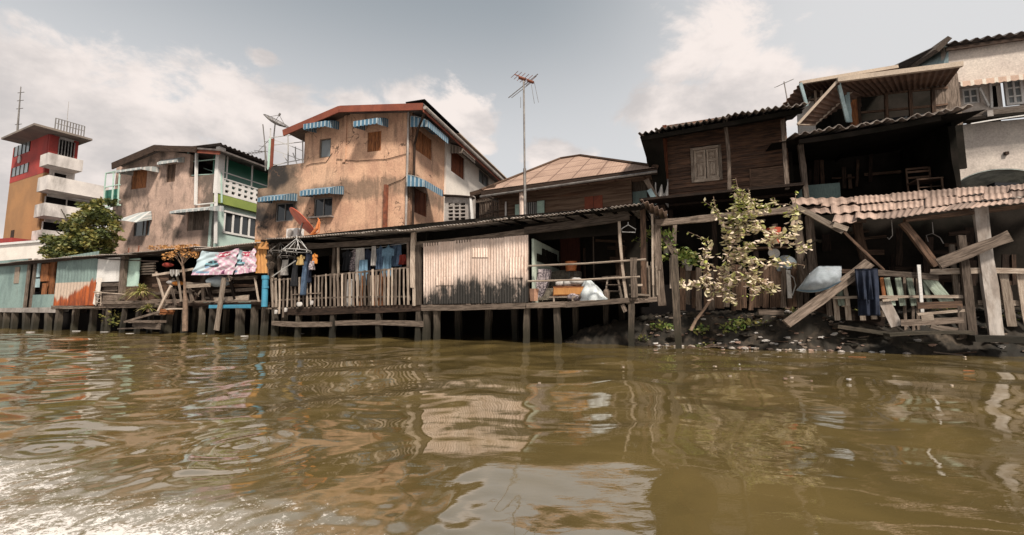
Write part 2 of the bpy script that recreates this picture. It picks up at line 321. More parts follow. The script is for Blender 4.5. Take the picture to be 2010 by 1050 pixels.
def tile_extra(g,vec,col):
    uv=g.n('ShaderNodeTexCoord').outputs['UV']; sp=g.n('ShaderNodeSeparateXYZ'); g.nt.links.new(uv,sp.inputs[0])
    a=g.m('FRACT',g.m('DIVIDE',sp.outputs[0],.95)); b=g.m('FRACT',g.m('DIVIDE',sp.outputs[1],1.05))
    ln=g.m('MAXIMUM',g.ramp(g.m('ABSOLUTE',g.m('SUBTRACT',a,.5)),.455,.475),g.ramp(g.m('ABSOLUTE',g.m('SUBTRACT',b,.5)),.45,.47))
    c=g.m('SINE',g.m('MULTIPLY',sp.outputs[0],55.)); col=g.mix(g.ramp(c,.2,1.,0,.35),col,(.16,.08,.055))
    return g.mix(g.m('MULTIPLY',ln,.75),col,(.10,.055,.04))
M['roof_tan']=mat('tan_sheet_roof',(.35,.235,.175),(.26,.17,.125),s=.8,grime=(.20,.12,.09),ga=.3,gs=1.5,gst=(1,1,1),extra=tile_extra,bump=.1,rnd=0)
M['fascia']=mat('red_brown_fascia',(.20,.055,.03),(.15,.042,.025),s=2,grime=(.08,.03,.02),ga=.25,gs=2,bump=.1,rnd=.1)
M['dark']=mat('dark_interior',(.012,.010,.009),(.007,.006,.006),rough=.95,bump=0,rnd=.1,spec=.05)  # near-black colour stands in for shade behind openings and under huts
M['under']=mat('soffit_brown',(.10,.065,.045),(.06,.04,.03),s=2,uv=True,st=(8,1,1),bump=.1,rnd=.1)
M['soffit']=mat('pale_soffit',(.42,.33,.25),(.34,.27,.21),s=1,bump=.05,rnd=.05)
M['metal']=mat('grey_metal',(.24,.22,.20),(.15,.13,.12),s=4,rough=.5,metal=.5,bump=0,rnd=.1)
M['metal_rust']=mat('rusted_metal',(.22,.07,.035),(.11,.04,.025),s=4,bump=.1,rnd=.2)
M['wire']=mat('pale_wire',(.40,.38,.36),bump=0,rnd=.1)
M['mint_old']=wood('faded_mint_boards',(.27,.31,.25),(.15,.165,.13))
M['dish_red']=mat('red_dish',(.50,.10,.05),(.38,.07,.04),s=3,bump=0,rnd=.05,rough=.5)
M['orange_paint']=mat('orange_paint',(.50,.16,.05),(.40,.12,.04),s=3,bump=0,rnd=.05,rough=.5)
M['blue_pvc']=mat('blue_plastic_pipe',(.05,.22,.32),(.045,.17,.25),s=3,bump=0,rnd=.05,rough=.45)
M['blue_light']=mat('pale_blue_paint',(.33,.42,.43),(.24,.32,.33),s=3,grime=(.12,.14,.14),ga=.25,gs=6,bump=0,rnd=.1)
M['mint_door']=mat('mint_shutter_paint',(.38,.50,.42),(.32,.43,.37),s=3,bump=0,rnd=.1)
M['yellow_tin']=mat('yellow_orange_tin',(.48,.24,.08),(.34,.15,.05),s=2,st=(1,1,.2),grime=(.15,.06,.03),ga=.22,gs=4,gst=(1,1,.3),bump=0,rnd=.1)
M['grey_cloth']=mat('blue_grey_canvas',(.28,.31,.33),(.22,.25,.27),s=5,bump=.2,rnd=.05)
M['navy']=mat('navy_cloth',(.016,.022,.040),(.010,.013,.025),s=5,bump=.3,rnd=.1)
M['denim']=mat('denim_cloth',(.075,.115,.175),(.045,.07,.115),s=6,bump=.3,rnd=.2)
M['black_cloth']=mat('black_cloth',(.012,.012,.014),bump=.2,rnd=.1)
M['cloth_white']=mat('dull_white_cloth',(.42,.39,.36),(.33,.30,.28),s=6,bump=.2,rnd=.1)
M['cloth_orange']=mat('orange_cloth',(.50,.20,.04),(.40,.13,.03),s=6,bump=.2,rnd=.1)
M['cloth_yellow']=mat('mustard_cloth',(.42,.28,.10),(.3,.2,.09),s=6,bump=.2,rnd=.1)
M['cloth_blue']=mat('light_blue_cloth',(.12,.20,.27),(.09,.155,.215),s=6,bump=.2,rnd=.1)
M['cloth_pattern']=mat('patterned_cloth',(.40,.33,.33),(.05,.04,.05),s=22,bump=.2,rnd=.1)
M['cloth_red']=mat('red_cloth',(.32,.05,.035),(.2,.03,.02),s=6,bump=.2,rnd=.1)
M['sack']=mat('white_plastic_sack',(.52,.54,.54),(.42,.45,.45),s=4,bump=.3,bs=9,rnd=.05,rough=.5)
M['uph']=mat('worn_upholstery',(.10,.085,.065),(.20,.17,.13),s=14,bump=.3,rnd=.1)
M['terra']=mat('terracotta',(.36,.20,.13),(.28,.15,.10),s=5,bump=.1,rnd=.1)
def glass(name,c,rough=.08):
    m=bpy.data.materials.new(name); m.use_nodes=True; b=m.node_tree.nodes['Principled BSDF']; b.inputs['Base Color'].default_value=(*c,1); b.inputs['Roughness'].default_value=rough; b.inputs['Specular IOR Level'].default_value=.6; return m
M['glass']=glass('dark_window_glass',(.02,.022,.024)); M['glass_grey']=glass('grey_window_glass',(.16,.17,.17),.25); M['glass_green']=glass('green_tinted_sheet',(.03,.14,.09),.3)
def leafm(name,cols,tr=.25):
    m=bpy.data.materials.new(name); m.use_nodes=True; t=m.node_tree; g=G(t); b=t.nodes['Principled BSDF']
    at=g.n('ShaderNodeAttribute',attribute_name='rnd'); r=g.n('ShaderNodeValToRGB'); t.links.new(at.outputs['Fac'],r.inputs[0]); r.color_ramp.interpolation='LINEAR'
    e=r.color_ramp.elements
    for i,c in enumerate(cols):
        x=e[i] if i<2 else e.new(1.); x.position=i/(len(cols)-1); x.color=(*c,1)
    t.links.new(r.outputs[0],b.inputs['Base Color']); b.inputs['Roughness'].default_value=.55
    tl=g.n('ShaderNodeBsdfTranslucent'); t.links.new(r.outputs[0],tl.inputs[0]); mx=g.n('ShaderNodeMixShader'); mx.inputs[0].default_value=tr
    t.links.new(b.outputs[0],mx.inputs[1]); t.links.new(tl.outputs[0],mx.inputs[2]); t.links.new(mx.outputs[0],t.nodes['Material Output'].inputs[0]); return m
M['leaf_dark']=leafm('tree_leaves',[(.030,.040,.012),(.08,.095,.022),(.17,.165,.04),(.28,.22,.06)])
M['leaf_shrub']=leafm('shrub_leaves',[(.16,.20,.035),(.36,.38,.08),(.62,.55,.33),(.70,.56,.45)],.25)
M['leaf_yucca']=leafm('yucca_leaves',[(.10,.13,.03),(.30,.28,.08),(.50,.38,.20)],.2)
M['canvas_grey']=mat('grey_canvas',(.25,.27,.29),(.19,.21,.22),s=5,grime=(.16,.15,.14),ga=.3,gs=5,bump=.3,bs=10,rnd=.05)
M['leaf_dry']=leafm('dry_leaves',[(.40,.17,.05),(.50,.25,.08),(.30,.14,.05)],.2)
M['leaf_green']=leafm('water_plant_leaves',[(.10,.17,.03),(.20,.26,.06),(.33,.30,.09)],.2)
M['bark']=mat('bark',(.20,.13,.09),(.12,.08,.055),s=6,bump=.4,rnd=.1)
M['bark_dark']=mat('dark_bark',(.05,.04,.03),bump=.2,rnd=.1)
def stripe(name,ca,cb,n=6.):
    def ex(g,vec,col):
        uv=g.n('ShaderNodeTexCoord').outputs['UV']; sp=g.n('ShaderNodeSeparateXYZ'); g.nt.links.new(uv,sp.inputs[0])
        f=g.ramp(g.m('ABSOLUTE',g.m('SUBTRACT',g.m('FRACT',g.m('MULTIPLY',sp.outputs[0],n)),.5)),.32,.36)
        f=g.m('MULTIPLY',f,g.ramp(g.noise(vec,2.5,4,.6),.3,.6,.55,1.))
        return g.mix(f,col,cb)
    return mat(name,ca,tuple(x*.8 for x in ca),s=3,extra=ex,bump=0,rnd=.05,rough=.6)
M['aw_blue']=stripe('blue_white_awning',(.065,.14,.205),(.34,.38,.39),5.)
M['aw_grey']=stripe('grey_white_awning',(.34,.36,.35),(.50,.47,.44),2.2)
M['aw_rust']=stripe('rust_white_awning',(.45,.30,.22),(.55,.50,.42),3.)
M['aw_brown']=stripe('cream_brown_awning',(.20,.16,.13),(.45,.38,.32),5.)
M['aw_under']=mat('awning_underside',(.10,.10,.10),bump=0,rnd=.1)
# ---------------- ground, bank and water ----------------
R=Fr(0,12.3,-21)
def earth(name,c1,c2,gr): return mat(name,c1,c2,s=1.5,grime=gr,ga=.4,gs=4,gst=(1,1,1),bump=.6,bs=12,rnd=.1)
M['mud']=earth('dark_mud',(.024,.018,.012),(.011,.009,.006),(.075,.055,.038))
b=B(); b.quad([R.W(-600,-3.2,.62),R.W(600,-3.2,.62),R.W(600,-1500,.62),R.W(-600,-1500,.62)]); tag(b.build('ground',M['mud']),kind='structure')
b=B()
def bankz(u,o):
    k=min(1,max(0,(u-5.5)/2.5)); s_=min(1,max(0,(.2+.45*k-o)/1.15)); s_=s_*s_*(3-2*s_)
    return -.3+1.15*s_*(1-math.exp(-max(0,u-.8)*.7))+(.14*mn.noise(Vector((u*1.3,o*1.3,0)))+.09*mn.noise(Vector((u*4,o*4,3)))+.10*mn.noise(Vector((u*11,o*11,5))))*min(1,s_*3)
def bankf(s,t):
    u=.8+s*24; o=.9-t*4.25; return R.W(u,o,bankz(u,o))
b.surf(bankf,520,90); tag(b.build('mud_bank',M['mud'],smooth=True),kind='structure')
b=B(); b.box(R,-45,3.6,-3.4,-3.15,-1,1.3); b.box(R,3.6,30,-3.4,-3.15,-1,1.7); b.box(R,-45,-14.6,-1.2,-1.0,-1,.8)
tag(b.build('dark_backing_wall',M['dark']),'low black wall added behind the piles to darken the space under the huts','wall')  # black wall added to darken under the decks and cover bright gaps
# water: fan-shaped grid with real ripples
NR,NC=620,760
t_=np.linspace(0,1,NR); dist=1.0*np.exp(t_*math.log(46/1.0)); an=np.radians(np.linspace(-58,58,NC))
D_,A_=np.meshgrid(dist,an,indexing='ij'); X=D_*np.tan(A_)*1.0; Y=D_.copy()
rng=np.random.default_rng(5); Z=np.zeros_like(X)
def gain(lam): # fade waves the grid cannot carry at that distance
    cell=np.maximum(D_*math.log(46)/NR,D_*.0032); return np.clip((lam/cell-4)/6,0,1)
for i in range(26):
    lam=rng.uniform(.55,2.4); th=rng.uniform(0,2*PI); k=2*PI/lam; Z+=.0021*lam*np.sin(k*(X*np.cos(th)+Y*np.sin(th))+rng.uniform(0,6.28))*gain(lam)
for i in range(34):
    lam=rng.uniform(.14,.8); th=rng.normal(1.75,.7); k=2*PI/lam
    mod=.35+.65*np.clip(np.sin(X*rng.uniform(.2,.8)+rng.uniform(0,6))*np.sin(Y*rng.uniform(.2,.9)+rng.uniform(0,6))+.35,0,1)
    Z+=.0011*lam*np.sin(k*(X*np.cos(th)+Y*np.sin(th))+rng.uniform(0,6.28))*gain(lam)*mod
# stronger chop on the left where a wake crosses
lf=1/(1+np.exp((X/np.maximum(Y,1)*1.0+.42)*7))
for i in range(30):
    lam=rng.uniform(.16,.6); th=rng.normal(1.75,.45); k=2*PI/lam; Z+=.0011*lam*np.sin(k*(X*np.cos(th)+Y*np.sin(th))+rng.uniform(0,6.28))*gain(lam)*lf
wk=np.exp(-(((X+1.5)/1.6)**2+((Y-1.55)/.6)**2)); wk=np.maximum(wk,np.exp(-(((X+2.8)/1.1)**2+((Y-2.2)/.5)**2)))
for i in range(40):
    lam=rng.uniform(.04,.22); th=rng.uniform(0,6.28); k=2*PI/lam; Z+=.0042*lam*np.sin(k*(X*np.cos(th)+Y*np.sin(th))+3*np.sin(X*4+Y*3+i)+rng.uniform(0,6.28))*gain(lam)*wk
# ring ripples
for px,py,a,lam,rad in [(1065,975,.0011,.045,.16),(1080,1010,.0016,.05,.2),(90,880,.003,.13,.4),(480,870,.002,.16,.6),(795,760,.0025,.22,1.),(1600,800,.0010,.2,1.),(1480,880,.0008,.12,.4),(1130,700,.002,.4,3.)]:
    p=at_z(px,py,0); r_=np.hypot(X-p.x,Y-p.y); Z+=a*np.cos(2*PI*r_/lam)*np.exp(-(r_/rad)**2)*gain(lam)
V=np.stack([X,Y,Z],-1).reshape(-1,3)
me=bpy.data.meshes.new('river_water'); me.vertices.add(len(V)); me.vertices.foreach_set('co',V.ravel().astype(np.float32))
i_=np.arange(NR-1)[:,None]*NC+np.arange(NC-1)[None,:]; q=np.stack([i_,i_+1,i_+NC+1,i_+NC],-1).reshape(-1,4); n=len(q)
me.loops.add(n*4); me.loops.foreach_set('vertex_index',q.ravel().astype(np.int32)); me.polygons.add(n); me.polygons.foreach_set('loop_start',(np.arange(n)*4).astype(np.int32)); me.polygons.foreach_set('loop_total',np.full(n,4,dtype=np.int32))
me.polygons.foreach_set('use_smooth',[True]*n); me.update(calc_edges=True); me.validate()
wo=bpy.data.objects.new('river_water',me); C.objects.link(wo); tag(wo,kind='structure')
m=bpy.data.materials.new('murky_river_water'); m.use_nodes=True; g=G(m.node_tree); p=m.node_tree.nodes['Principled BSDF']
geo=g.n('ShaderNodeNewGeometry').outputs['Position']; sp=g.n('ShaderNodeSeparateXYZ'); g.nt.links.new(geo,sp.inputs[0]); x,y=sp.outputs[0],sp.outputs[1]
body=g.mix(g.ramp(g.noise(geo,.8,6,.6,.6),.35,.65),(.128,.090,.033),(.088,.063,.024))
def ell(cx,cy,rx,ry):
    a=g.m('DIVIDE',g.m('SUBTRACT',x,cx),rx); c=g.m('DIVIDE',g.m('SUBTRACT',y,cy),ry); return g.m('SUBTRACT',1.,g.m('SQRT',g.m('ADD',g.m('MULTIPLY',a,a),g.m('MULTIPLY',c,c))))
fz=g.m('MAXIMUM',ell(-1.9,1.5,1.7,.8),ell(-3.1,2.2,1.2,.6))
fn=g.noise(geo,11,9,.75,1.2); fn2=g.noise(geo,55,6,.75,.8)
foam=g.m('MULTIPLY',g.ramp(g.m('ADD',g.m('MULTIPLY',fz,.22),g.m('ADD',g.m('MULTIPLY',fn,.55),g.m('MULTIPLY',fn2,.55))),.635,.72),g.ramp(fz,-.15,.3))
silt=g.m('MULTIPLY',g.ramp(g.m('ADD',fz,g.m('SUBTRACT',fn,.5)),-.1,.6),.75)
col=g.mix(silt,body,(.21,.175,.115)); col=g.mix(foam,col,(.66,.60,.54))
g.nt.links.new(col,p.inputs['Base Color']); p.inputs['IOR'].default_value=2.35; p.inputs['Specular IOR Level'].default_value=.8
g.nt.links.new(g.mix(foam,(.012,)*3,(.6,)*3),p.inputs['Roughness'])
bp=g.n('ShaderNodeBump'); bp.inputs['Distance'].default_value=.01
wv=g.noise(geo,7,4,.55,.4,(.7,1.6,1)); wv2=g.noise(geo,60,3,.6); wv=g.m('ADD',wv,g.m('MULTIPLY',g.m('MULTIPLY',g.noise(geo,26,4,.6,.5,(.6,1.5,1)),g.ramp(g.noise(geo,.6,3,.5),.42,.62)),.28))
g.nt.links.new(g.m('ADD',wv,g.m('MULTIPLY',g.m('ADD',wv2,g.m('MULTIPLY',fn2,1.)),g.m('MULTIPLY',g.ramp(fz,-.3,.4),.35))),bp.inputs['Height'])
bp.inputs['Strength'].default_value=.11; g.nt.links.new(bp.outputs[0],p.inputs['Normal'])
me.materials.append(m)

# ---------------- shared builders ----------------
def awning(par,fr,x0,x1,ytop,ybot,proj,mt,val=.2,nm='awning',label=None,drop=.3):
    """sloping canopy fixed to the wall with a scalloped valance; patch given on the wall plane at its front edge"""
    u0,z0=fr.hit(x0,ybot,proj); u1,z1=fr.hit(x1,ybot,proj); zb=(z0+z1)/2
    zt=zb+val+drop; b=B(); L=u1-u0
    b.surf(lambda s,t:fr.W(u0+s*L,.02+t*(proj-.02),zt-drop*t**1.6),6,5,Vector((0,0,-.02)),uvs=(L,proj))
    for u in (u0,u1):
        P=[fr.W(u,.02,zt-drop-val*.3),fr.W(u,proj,zb),fr.W(u,proj,zt-drop)]+[fr.W(u,.02+t*(proj-.02),zt-drop*t**1.6) for t in (.8,.6,.4,.2,0)]
        b.quad(P,[(p_.x*1.2+p_.y,p_.z) for p_ in P])
    o=b.build(nm,mt,par,label=label); v=B(); n=max(8,int(L*24))
    def vf(s,t): return fr.W(u0+s*L,proj+.015,zb+val-(val*(.82+.18*abs(math.sin(s*L*5*PI))))*t)
    v.surf(vf,n,1,fr.nn*.012,uvs=(L,.2)); v.build('valance',mt,o); return o
def window(par,fr,x0,y0,x1,y1,mt='metal',pane='glass',bars=(1,0),o=0,rec=.1,fw=.05,lab=None,sill=False):
    u0,u1,z0,z1=rc(fr,x0,y0,x1,y1,o); b=B()
    for a in ((u0,u0+fw,z0,z1),(u1-fw,u1,z0,z1),(u0+fw,u1-fw,z1-fw,z1),(u0+fw,u1-fw,z0,z0+fw)): b.box(fr,a[0],a[1],o-rec,o-rec+.06,a[2],a[3])
    for k in range(bars[0]): c=u0+(u1-u0)*(k+1)/(bars[0]+1); b.box(fr,c-fw*.4,c+fw*.4,o-rec+.005,o-rec+.055,z0+fw,z1-fw)
    for k in range(bars[1]): c=z0+(z1-z0)*(k+1)/(bars[1]+1); b.box(fr,u0+fw,u1-fw,o-rec+.008,o-rec+.05,c-fw*.3,c+fw*.3)
    f=b.build('window',M[mt],par,label=lab); p=B(); p.box(fr,u0,u1,o-rec-.015,o-rec+.02,z0,z1); p.build('pane',M[pane],f)
    if sill: q=B(); q.box(fr,u0-.12,u1+.12,o+.003,o+.22,z0-.08,z0-.01); q.build('sill',M['conc'],f)
    return (u0,u1,z0,z1)
def shutter(par,fr,x0,y0,x1,y1,mt='wood_orange',o=0,n=7,rec=.06,lab=None):
    u0,u1,z0,z1=rc(fr,x0,y0,x1,y1,o); b=B(); w_=(u1-u0)/n
    for k in range(n): b.box(fr,u0+k*w_+.006,u0+(k+1)*w_-.006,o-rec-.03,o-rec+random.uniform(0,.01),z0,z1)
    b.box(fr,u0,u1,o-rec-.05,o-rec-.035,z0,z1,r=0)
    b.build('shutter',M[mt],par,label=lab); return (u0,u1,z0,z1)
def gable_roof(b,P,Q,depth_vec,th=.12):
    b.cub(P,Q-P,depth_vec,Vector((0,0,th)),r=.5)
def foliage(b,c,rx,ry,rz,n,sz,lo=0.,hi=1.):
    for _ in range(n):
        d=Vector((random.gauss(0,1),random.gauss(0,1),random.gauss(0,1))).normalized()*random.random()**.4
        p=c+Vector((d.x*rx,d.y*ry,d.z*rz)); a=Vector((random.gauss(0,1),random.gauss(0,1),random.gauss(0,.5))).normalized(); q=a.cross(Vector((random.gauss(0,1),random.gauss(0,1),random.gauss(0,1)))).normalized(); s_=sz*random.uniform(.6,1.3)
        b.quad([p,p+a*s_*.5+q*s_*.28,p+a*s_,p+a*s_*.5-q*s_*.28],r=random.uniform(lo,hi))

# ---------------- far tower ----------------
T=Fr(-59.2,54,-26); TS=T.side(0)
def pxz(fr,px,py,o=0): return fr.hit(px,py,o)[1]
t=thing('tower_block',T.W(0,0,0),'tall ochre and red tower with long white balconies at the far left','building')
uL=T.hit(14,400)[0]; zr=pxz(T,60,276); uR=TS.hit(150,300)[0]; zo=pxz(T,60,347)
b=B(); b.box(T,uL,0,-.4,0,0,zo); b.build('side_wall',M['tower_orange'],t)
b=B(); b.box(T,uL,-.02,-.4,.02,zo,zr-.1)
b.build('upper_wall',M['tower_red'],t)
b=B(); b.box(T,uL+.1,.25,-uR,-.42,0,zr-.12); b.build('front_wall',M['tower_white'],t)
b=B(); b.box(T,.0,.4,-.9,-.02,zr-2.9,zr-.2); b.box(T,.28,.4,-uR,-uR+.45,zr-2.9,zr-.2); b.build('red_pillar',M['tower_red'],t)
b=B(); b.box(T,T.hit(2,273,2.)[0],2.2,-T.side(2.2).hit(180,290)[0],2.,zr-.12,zr+.14); rf=b.build('roof',M['slab'],t)
b=B()
for k in range(11):
    o=.0-k*(uR)/10; b.box(T,1.6,1.68,o-.05,o+.05,zr+.3,zr+1.7)
for z in (zr+1.0,zr+1.65): b.box(T,1.61,1.67,-uR,0,z,z+.07)
b.build('railing',M['metal'],rf)
for (x0,y0,x1,y1,n,lb) in [(29,283,58,302,4,None),(24,325,55,342,4,None)]:
    b=B(); u0,u1,z0,z1=rc(T,x0,y0,x1,y1,.05); 
    for k in range(n+1): c=u0+(u1-u0)*k/n; b.box(T,c-.07,c+.07,.03,.10,z0,z1)
    f=b.build('window',M['wood_dark'],t); p=B(); p.box(T,u0,u1,.025,.05,z0,z1); p.build('pane',M['glass_grey'],f)
b=B(); c=T.at(39,313,.06); b.disc(c,T.t*.42,Vector((0,0,.55)),24,T.nn*.12); b.build('round_emblem',M['tower_white'],t)
b=B(); b.bpx(T,20,452,26,480,.0,.05); b.build('door',M['wood_dark'],t)
# dark bands of windows and balconies on the long side (TS: u away, o outward)
def tb(y0,y1,len_,proj,back=0):
    """balcony: front parapet height from image rows at the near corner"""
    z1=TS.hit(75,y0,proj)[1]; z0=TS.hit(75,y1,proj)[1]
    b=B(); b.box(TS,-.6,len_,.25,proj,z0,z0+.3); b.box(TS,-.6,len_,proj-.2,proj-.001,z0+.3,z1); b.box(TS,-.6,-.4,.25,proj-.2,z0+.3,z1); b.box(TS,len_-.2,len_,.25,proj-.2,z0+.3,z1)
    b.build('balcony',M['tower_white'],t); return z0,z1
zz=[tb(294,318,uR*.96,2.6),tb(339,368,uR*1.9,3.2),tb(395,421,uR*1.5,3.2),tb(449,475,uR*1.4,3.2)]
b=B(); b.box(TS,uR,uR*2.0,-2,.2,0,zz[1][0]); b.build('wing_wall',M['tower_white'],t)
for i,(za,zb_) in enumerate([(zz[0][1],zr-.15),(zz[1][1],zz[0][0]),(zz[2][1],zz[1][0]),(zz[3][1],zz[2][0])]):
    L=uR*[.86,.7,1.5,1.5][i]; b=B(); b.box(TS,[.9,.7,.2,.2][i],L,.31,.36,za-.4,zb_-.35)
    f=b.build('window',M['dark'],t); q=B(); n=[5,1,2,2][i]
    for k in range(n+1): c=[.9,.7,.2,.2][i]+(L-[.9,.7,.2,.2][i])*k/n; q.box(TS,c-.045,c+.045,.34,.5,za-.4,zb_-.35)
    q.build('mullion',M['metal'] if i==0 else M['tower_white'],f)
b=B(); p0=at_y(34,258,56); p1=at_y(41,170,56); b.tube([p0,p1],[.12,.05],5)
for k in (.15,.5,.68,.86): c=p0.lerp(p1,k); b.tube([c-Vector((.35,0,0)),c+Vector((.5,0,.1))],.05,4)
tag(b.build('radio_mast',M['metal']),'thick lattice radio mast standing on the left end of the tower roof','mast')
b=B(); p0=at_y(129,268,62); p1=at_y(135,199,62); b.tube([p0,p1],[.06,.03],4); tag(b.build('radio_mast',M['metal']),'thin faint mast rising behind the tower roof railing','mast')

# low white building at the far left and the roof behind
Q=Fr(-24.5,26,-18)
b=B(); u0,u1,z0,z1=rc(Q,-120,483,92,520); q=thing('low_building',Q.W(u0,0,0),'low white flat-topped building behind the teal hut at the far left','building')
b.box(Q,u0,u1+.6,-4,0,0,z1); b.build('wall',M['white_cream'],q)
b=B(); b.box(Q,u0,u1+.65,-4.1,.12,z1,z1+.14); b.build('parapet',M['white'],q)
Q2=Fr(-27,30,-18); b=B(); b.corr(Q2.at(0,488),Q2.at(140,480),Q2.at(130,470,-5),Q2.at(30,478,-5),.4,.05); b.box(Q2,Q2.hit(0,500)[0],Q2.hit(140,500)[0],-2,-.3,0,Q2.hit(60,488)[1]); tag(b.build('tin_roofed_shed',M['tin_dark']),'dark tin roof peeking over the low white building below the tower','shed')
b=B(); Q3=Fr(-52,48,-18); b.bpx(Q3,-60,470,20,520,-3,0); tag(b.build('brick_outbuilding',M['tower_red']),'red wall end low at the extreme left behind the tower foot','building')

# left tree
tr=thing('broadleaf_tree',at_y(165,560,23.6),'dark green bushy tree between the tower and the pink grey house','tree')
tr.location.z=.6
b=B(); base=Vector(tr.location); top=at_y(160,440,23.8)
b.tube([base,base.lerp(top,.5)+Vector((.2,0,0)),top],[.22,.16,.08],8)
for k in range(9):
    e=at_y(random.uniform(100,215),random.uniform(400,480),23.8+random.uniform(-.8,.8)); b.tube([base.lerp(top,random.uniform(.4,.8)),e],[.07,.02],5)
b.build('trunk',M['bark_dark'],tr)
b=B()
for (px,py,r1) in [(110,480,26),(130,488,30),(160,492,34),(190,495,34),(110,495,26),(140,500,26),(205,470,26),(150,450,30),(180,450,34),(172,425,22),(195,415,20),(140,462,30),(165,440,30),(190,425,26),(205,405,18),(175,412,18),(210,440,24),(150,490,30),(195,475,30),(215,470,20),(120,497,24),(170,470,34),(100,492,16),(185,420,18)]:
    for j in range(9):
        c=at_y(px+random.uniform(-r1,r1)*.8,py+random.uniform(-r1,r1)*.6,23.7+random.uniform(-1,.7)); rr=r1/860*24*random.uniform(.25,.5); foliage(b,c,rr*1.1,rr*1.1,rr*.7,70,.2,*( (0,.55) if random.random()<.5 else (.35,1)))
b.build('crown',M['leaf_dark'],tr)

# ---------------- pink grey house ----------------
P=Fr(-20.7,26,-18); PW=P.hit(418,400)[0]; PS=P.side(PW)
ph=thing('rendered_house',P.W(P.hit(320,500)[0],0,.62),'pink grey three storey house with stained render, low gable roof and green terrace side','house')
b=B(); uA=P.hit(222,400)[0]; uB_=P.hit(300,290)[0]; uT=P.hit(372,330)[0]
zE=P.hit(236,318)[1]; zK=P.hit(303,292)[1]; zT=P.hit(372,303)[1]; zPar=P.hit(392,345)[1]
ops=[rc(P,258,332,288,370),rc(P,327,322,344,357),rc(P,263,428,294,463),rc(P,368,412,402,452)]
wall(b,P,[(uA,uB_,zE,zK),(uB_,uT,zK,zT),(uT,PW,zPar,zPar)],.62,ops)
b.box(P,uA,uA+.2,-9,-.2,.62,zE-.3); b.build('wall',M['plaster_pink'],ph)
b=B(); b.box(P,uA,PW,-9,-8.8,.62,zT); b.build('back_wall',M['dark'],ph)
for i,(x0,y0,x1,y1,mt) in enumerate([(258,332,288,370,'wood_orange'),(327,322,344,357,'wood_brown'),(368,412,402,452,'wood_grey')]): shutter(ph,P,x0,y0,x1,y1,mt)
window(ph,P,263,428,294,463,'metal','glass_grey',(1,0))
awning(ph,P,228,278,0,336,.95,M['aw_grey'],.14); awning(ph,P,309,347,0,321,.45,M['aw_grey'],.16)
awning(ph,P,334,409,0,416,.9,M['aw_grey'],.14)
# one sagging awning
b=B(); A1=P.at(297,414,.05); A0=P.at(270,418,.05); A2=P.at(231,431,1.); A3=P.at(268,436,.9)
b.surf(lambda s,t_:A0.lerp(A1,s).lerp(A2.lerp(A3,s),t_),4,4,Vector((0,0,-.02)),uvs=(1,1)); b.quad([P.at(297,414,.05),P.at(268,436,.9),P.at(298,431,.05)]); b.build('awning',M['aw_grey'],ph,label='sagging pale awning over the lower left window')
# roof: two slopes
b=B(); dv=-P.nn*13
for (xa,ya,xb,yb) in [(220,322,303,287)]:
    b.cub(P.at(xa,ya,.6),P.at(xb,yb,.6)-P.at(xa,ya,.6),dv,Vector((0,0,.1)),r=.5)
Aq=P.at(303,287,.6); Bq=P.at(432,296,.6); b.cub(Aq+Vector((0,0,.005)),Bq-Aq,dv,Vector((0,0,.1)),r=.5)
rf=b.build('roof',M['tin_dark'],ph)
b=B(); b.beam(P.at(220,326,.66),P.at(303,291,.66),.42,.07,P.nn,jit=0); b.beam(P.at(303,291,.66),P.at(385,293,.66),.35,.07,P.nn,jit=0); b.build('fascia',M['wood_dark'],rf)
b=B(); b.beam(P.at(372,295,.5),P.at(432,300,.5),.22,.05,P.nn,jit=0); b.build('fascia',M['fascia'],rf,label='red right end of the fascia')
# terrace frame and cage
b=B(); zb_=P.hit(392,402)[1]
for x in (368,430): b.bm(P,(x+2,296),(x+5,398),.07,.07,-.15)
b.bm(P,(370,345),(428,342),.05,.05,-.15); b.bm(P,(370,318),(428,312),.05,.05,-.2); b.bm(P,(392,300),(386,345),.05,.05,-1.5); b.bm(P,(400,330),(428,340),.05,.05,-1.2)
b.build('terrace_rail',M['mint_door'],ph)
b=B(); b.box(P,uT+.2,PW-.25,-5,-4.9,zPar-2.8,zT-.2); b.build('terrace_back_wall',M['green'],ph)
b=B(); b.bm(P,(386,292),(384,402),.12,.12,.15,jit=0); b.bm(P,(424,372),(423,478),.12,.12,.12,jit=0); b.bm(P,(384,402),(424,398),.06,.06,.15,jit=0); b.build('drain_pipe',M['white'],ph,label='bluish white drain pipes down the right end')
# green side
b=B(); z1=PS.hit(425,386)[1]; Lp=14
zr0,zr1=PS.hit(425,305)[1],PS.hit(425,350)[1]; zb0=PS.hit(430,382)[1]; zw=PS.hit(425,470)[1]
wz=rc(PS,441,412,505,458); wz=(PS.hit(441,430)[0],PS.hit(505,440)[0],PS.hit(441,454)[1],PS.hit(441,416)[1])
wall(b,PS,[(0,Lp,zb0-.55,zb0-.55)],.62,[wz],0,.2); b.build('side_wall',M['mint'],ph)
b=B()
for (a0,a1,c0,c1) in ((wz[0]-.1,wz[1]+.1,wz[3],wz[3]+.12),(wz[0]-.1,wz[1]+.1,wz[2]-.12,wz[2])): b.box(PS,a0,a1,-.05,.06,c0,c1)
for k in range(5): c=wz[0]+(wz[1]-wz[0])*k/4; b.box(PS,c-.05,c+.05,-.05,.01,wz[2],wz[3])
f=b.build('window',M['white'],ph); q=B(); q.box(PS,wz[0],wz[1],-.12,-.07,wz[2],wz[3]); q.build('pane',M['glass'],f)
b=B(); b.box(PS,.02,Lp,.0,.25,zb0-.55,zb0-.02); b.build('ledge_band',M['olive'],ph)
b=B(); bl=[(.5+i*.42,.5+i*.42+.24,zb0+.16+j*.32,zb0+.16+j*.32+.17) for i in range(30) for j in range(3)]
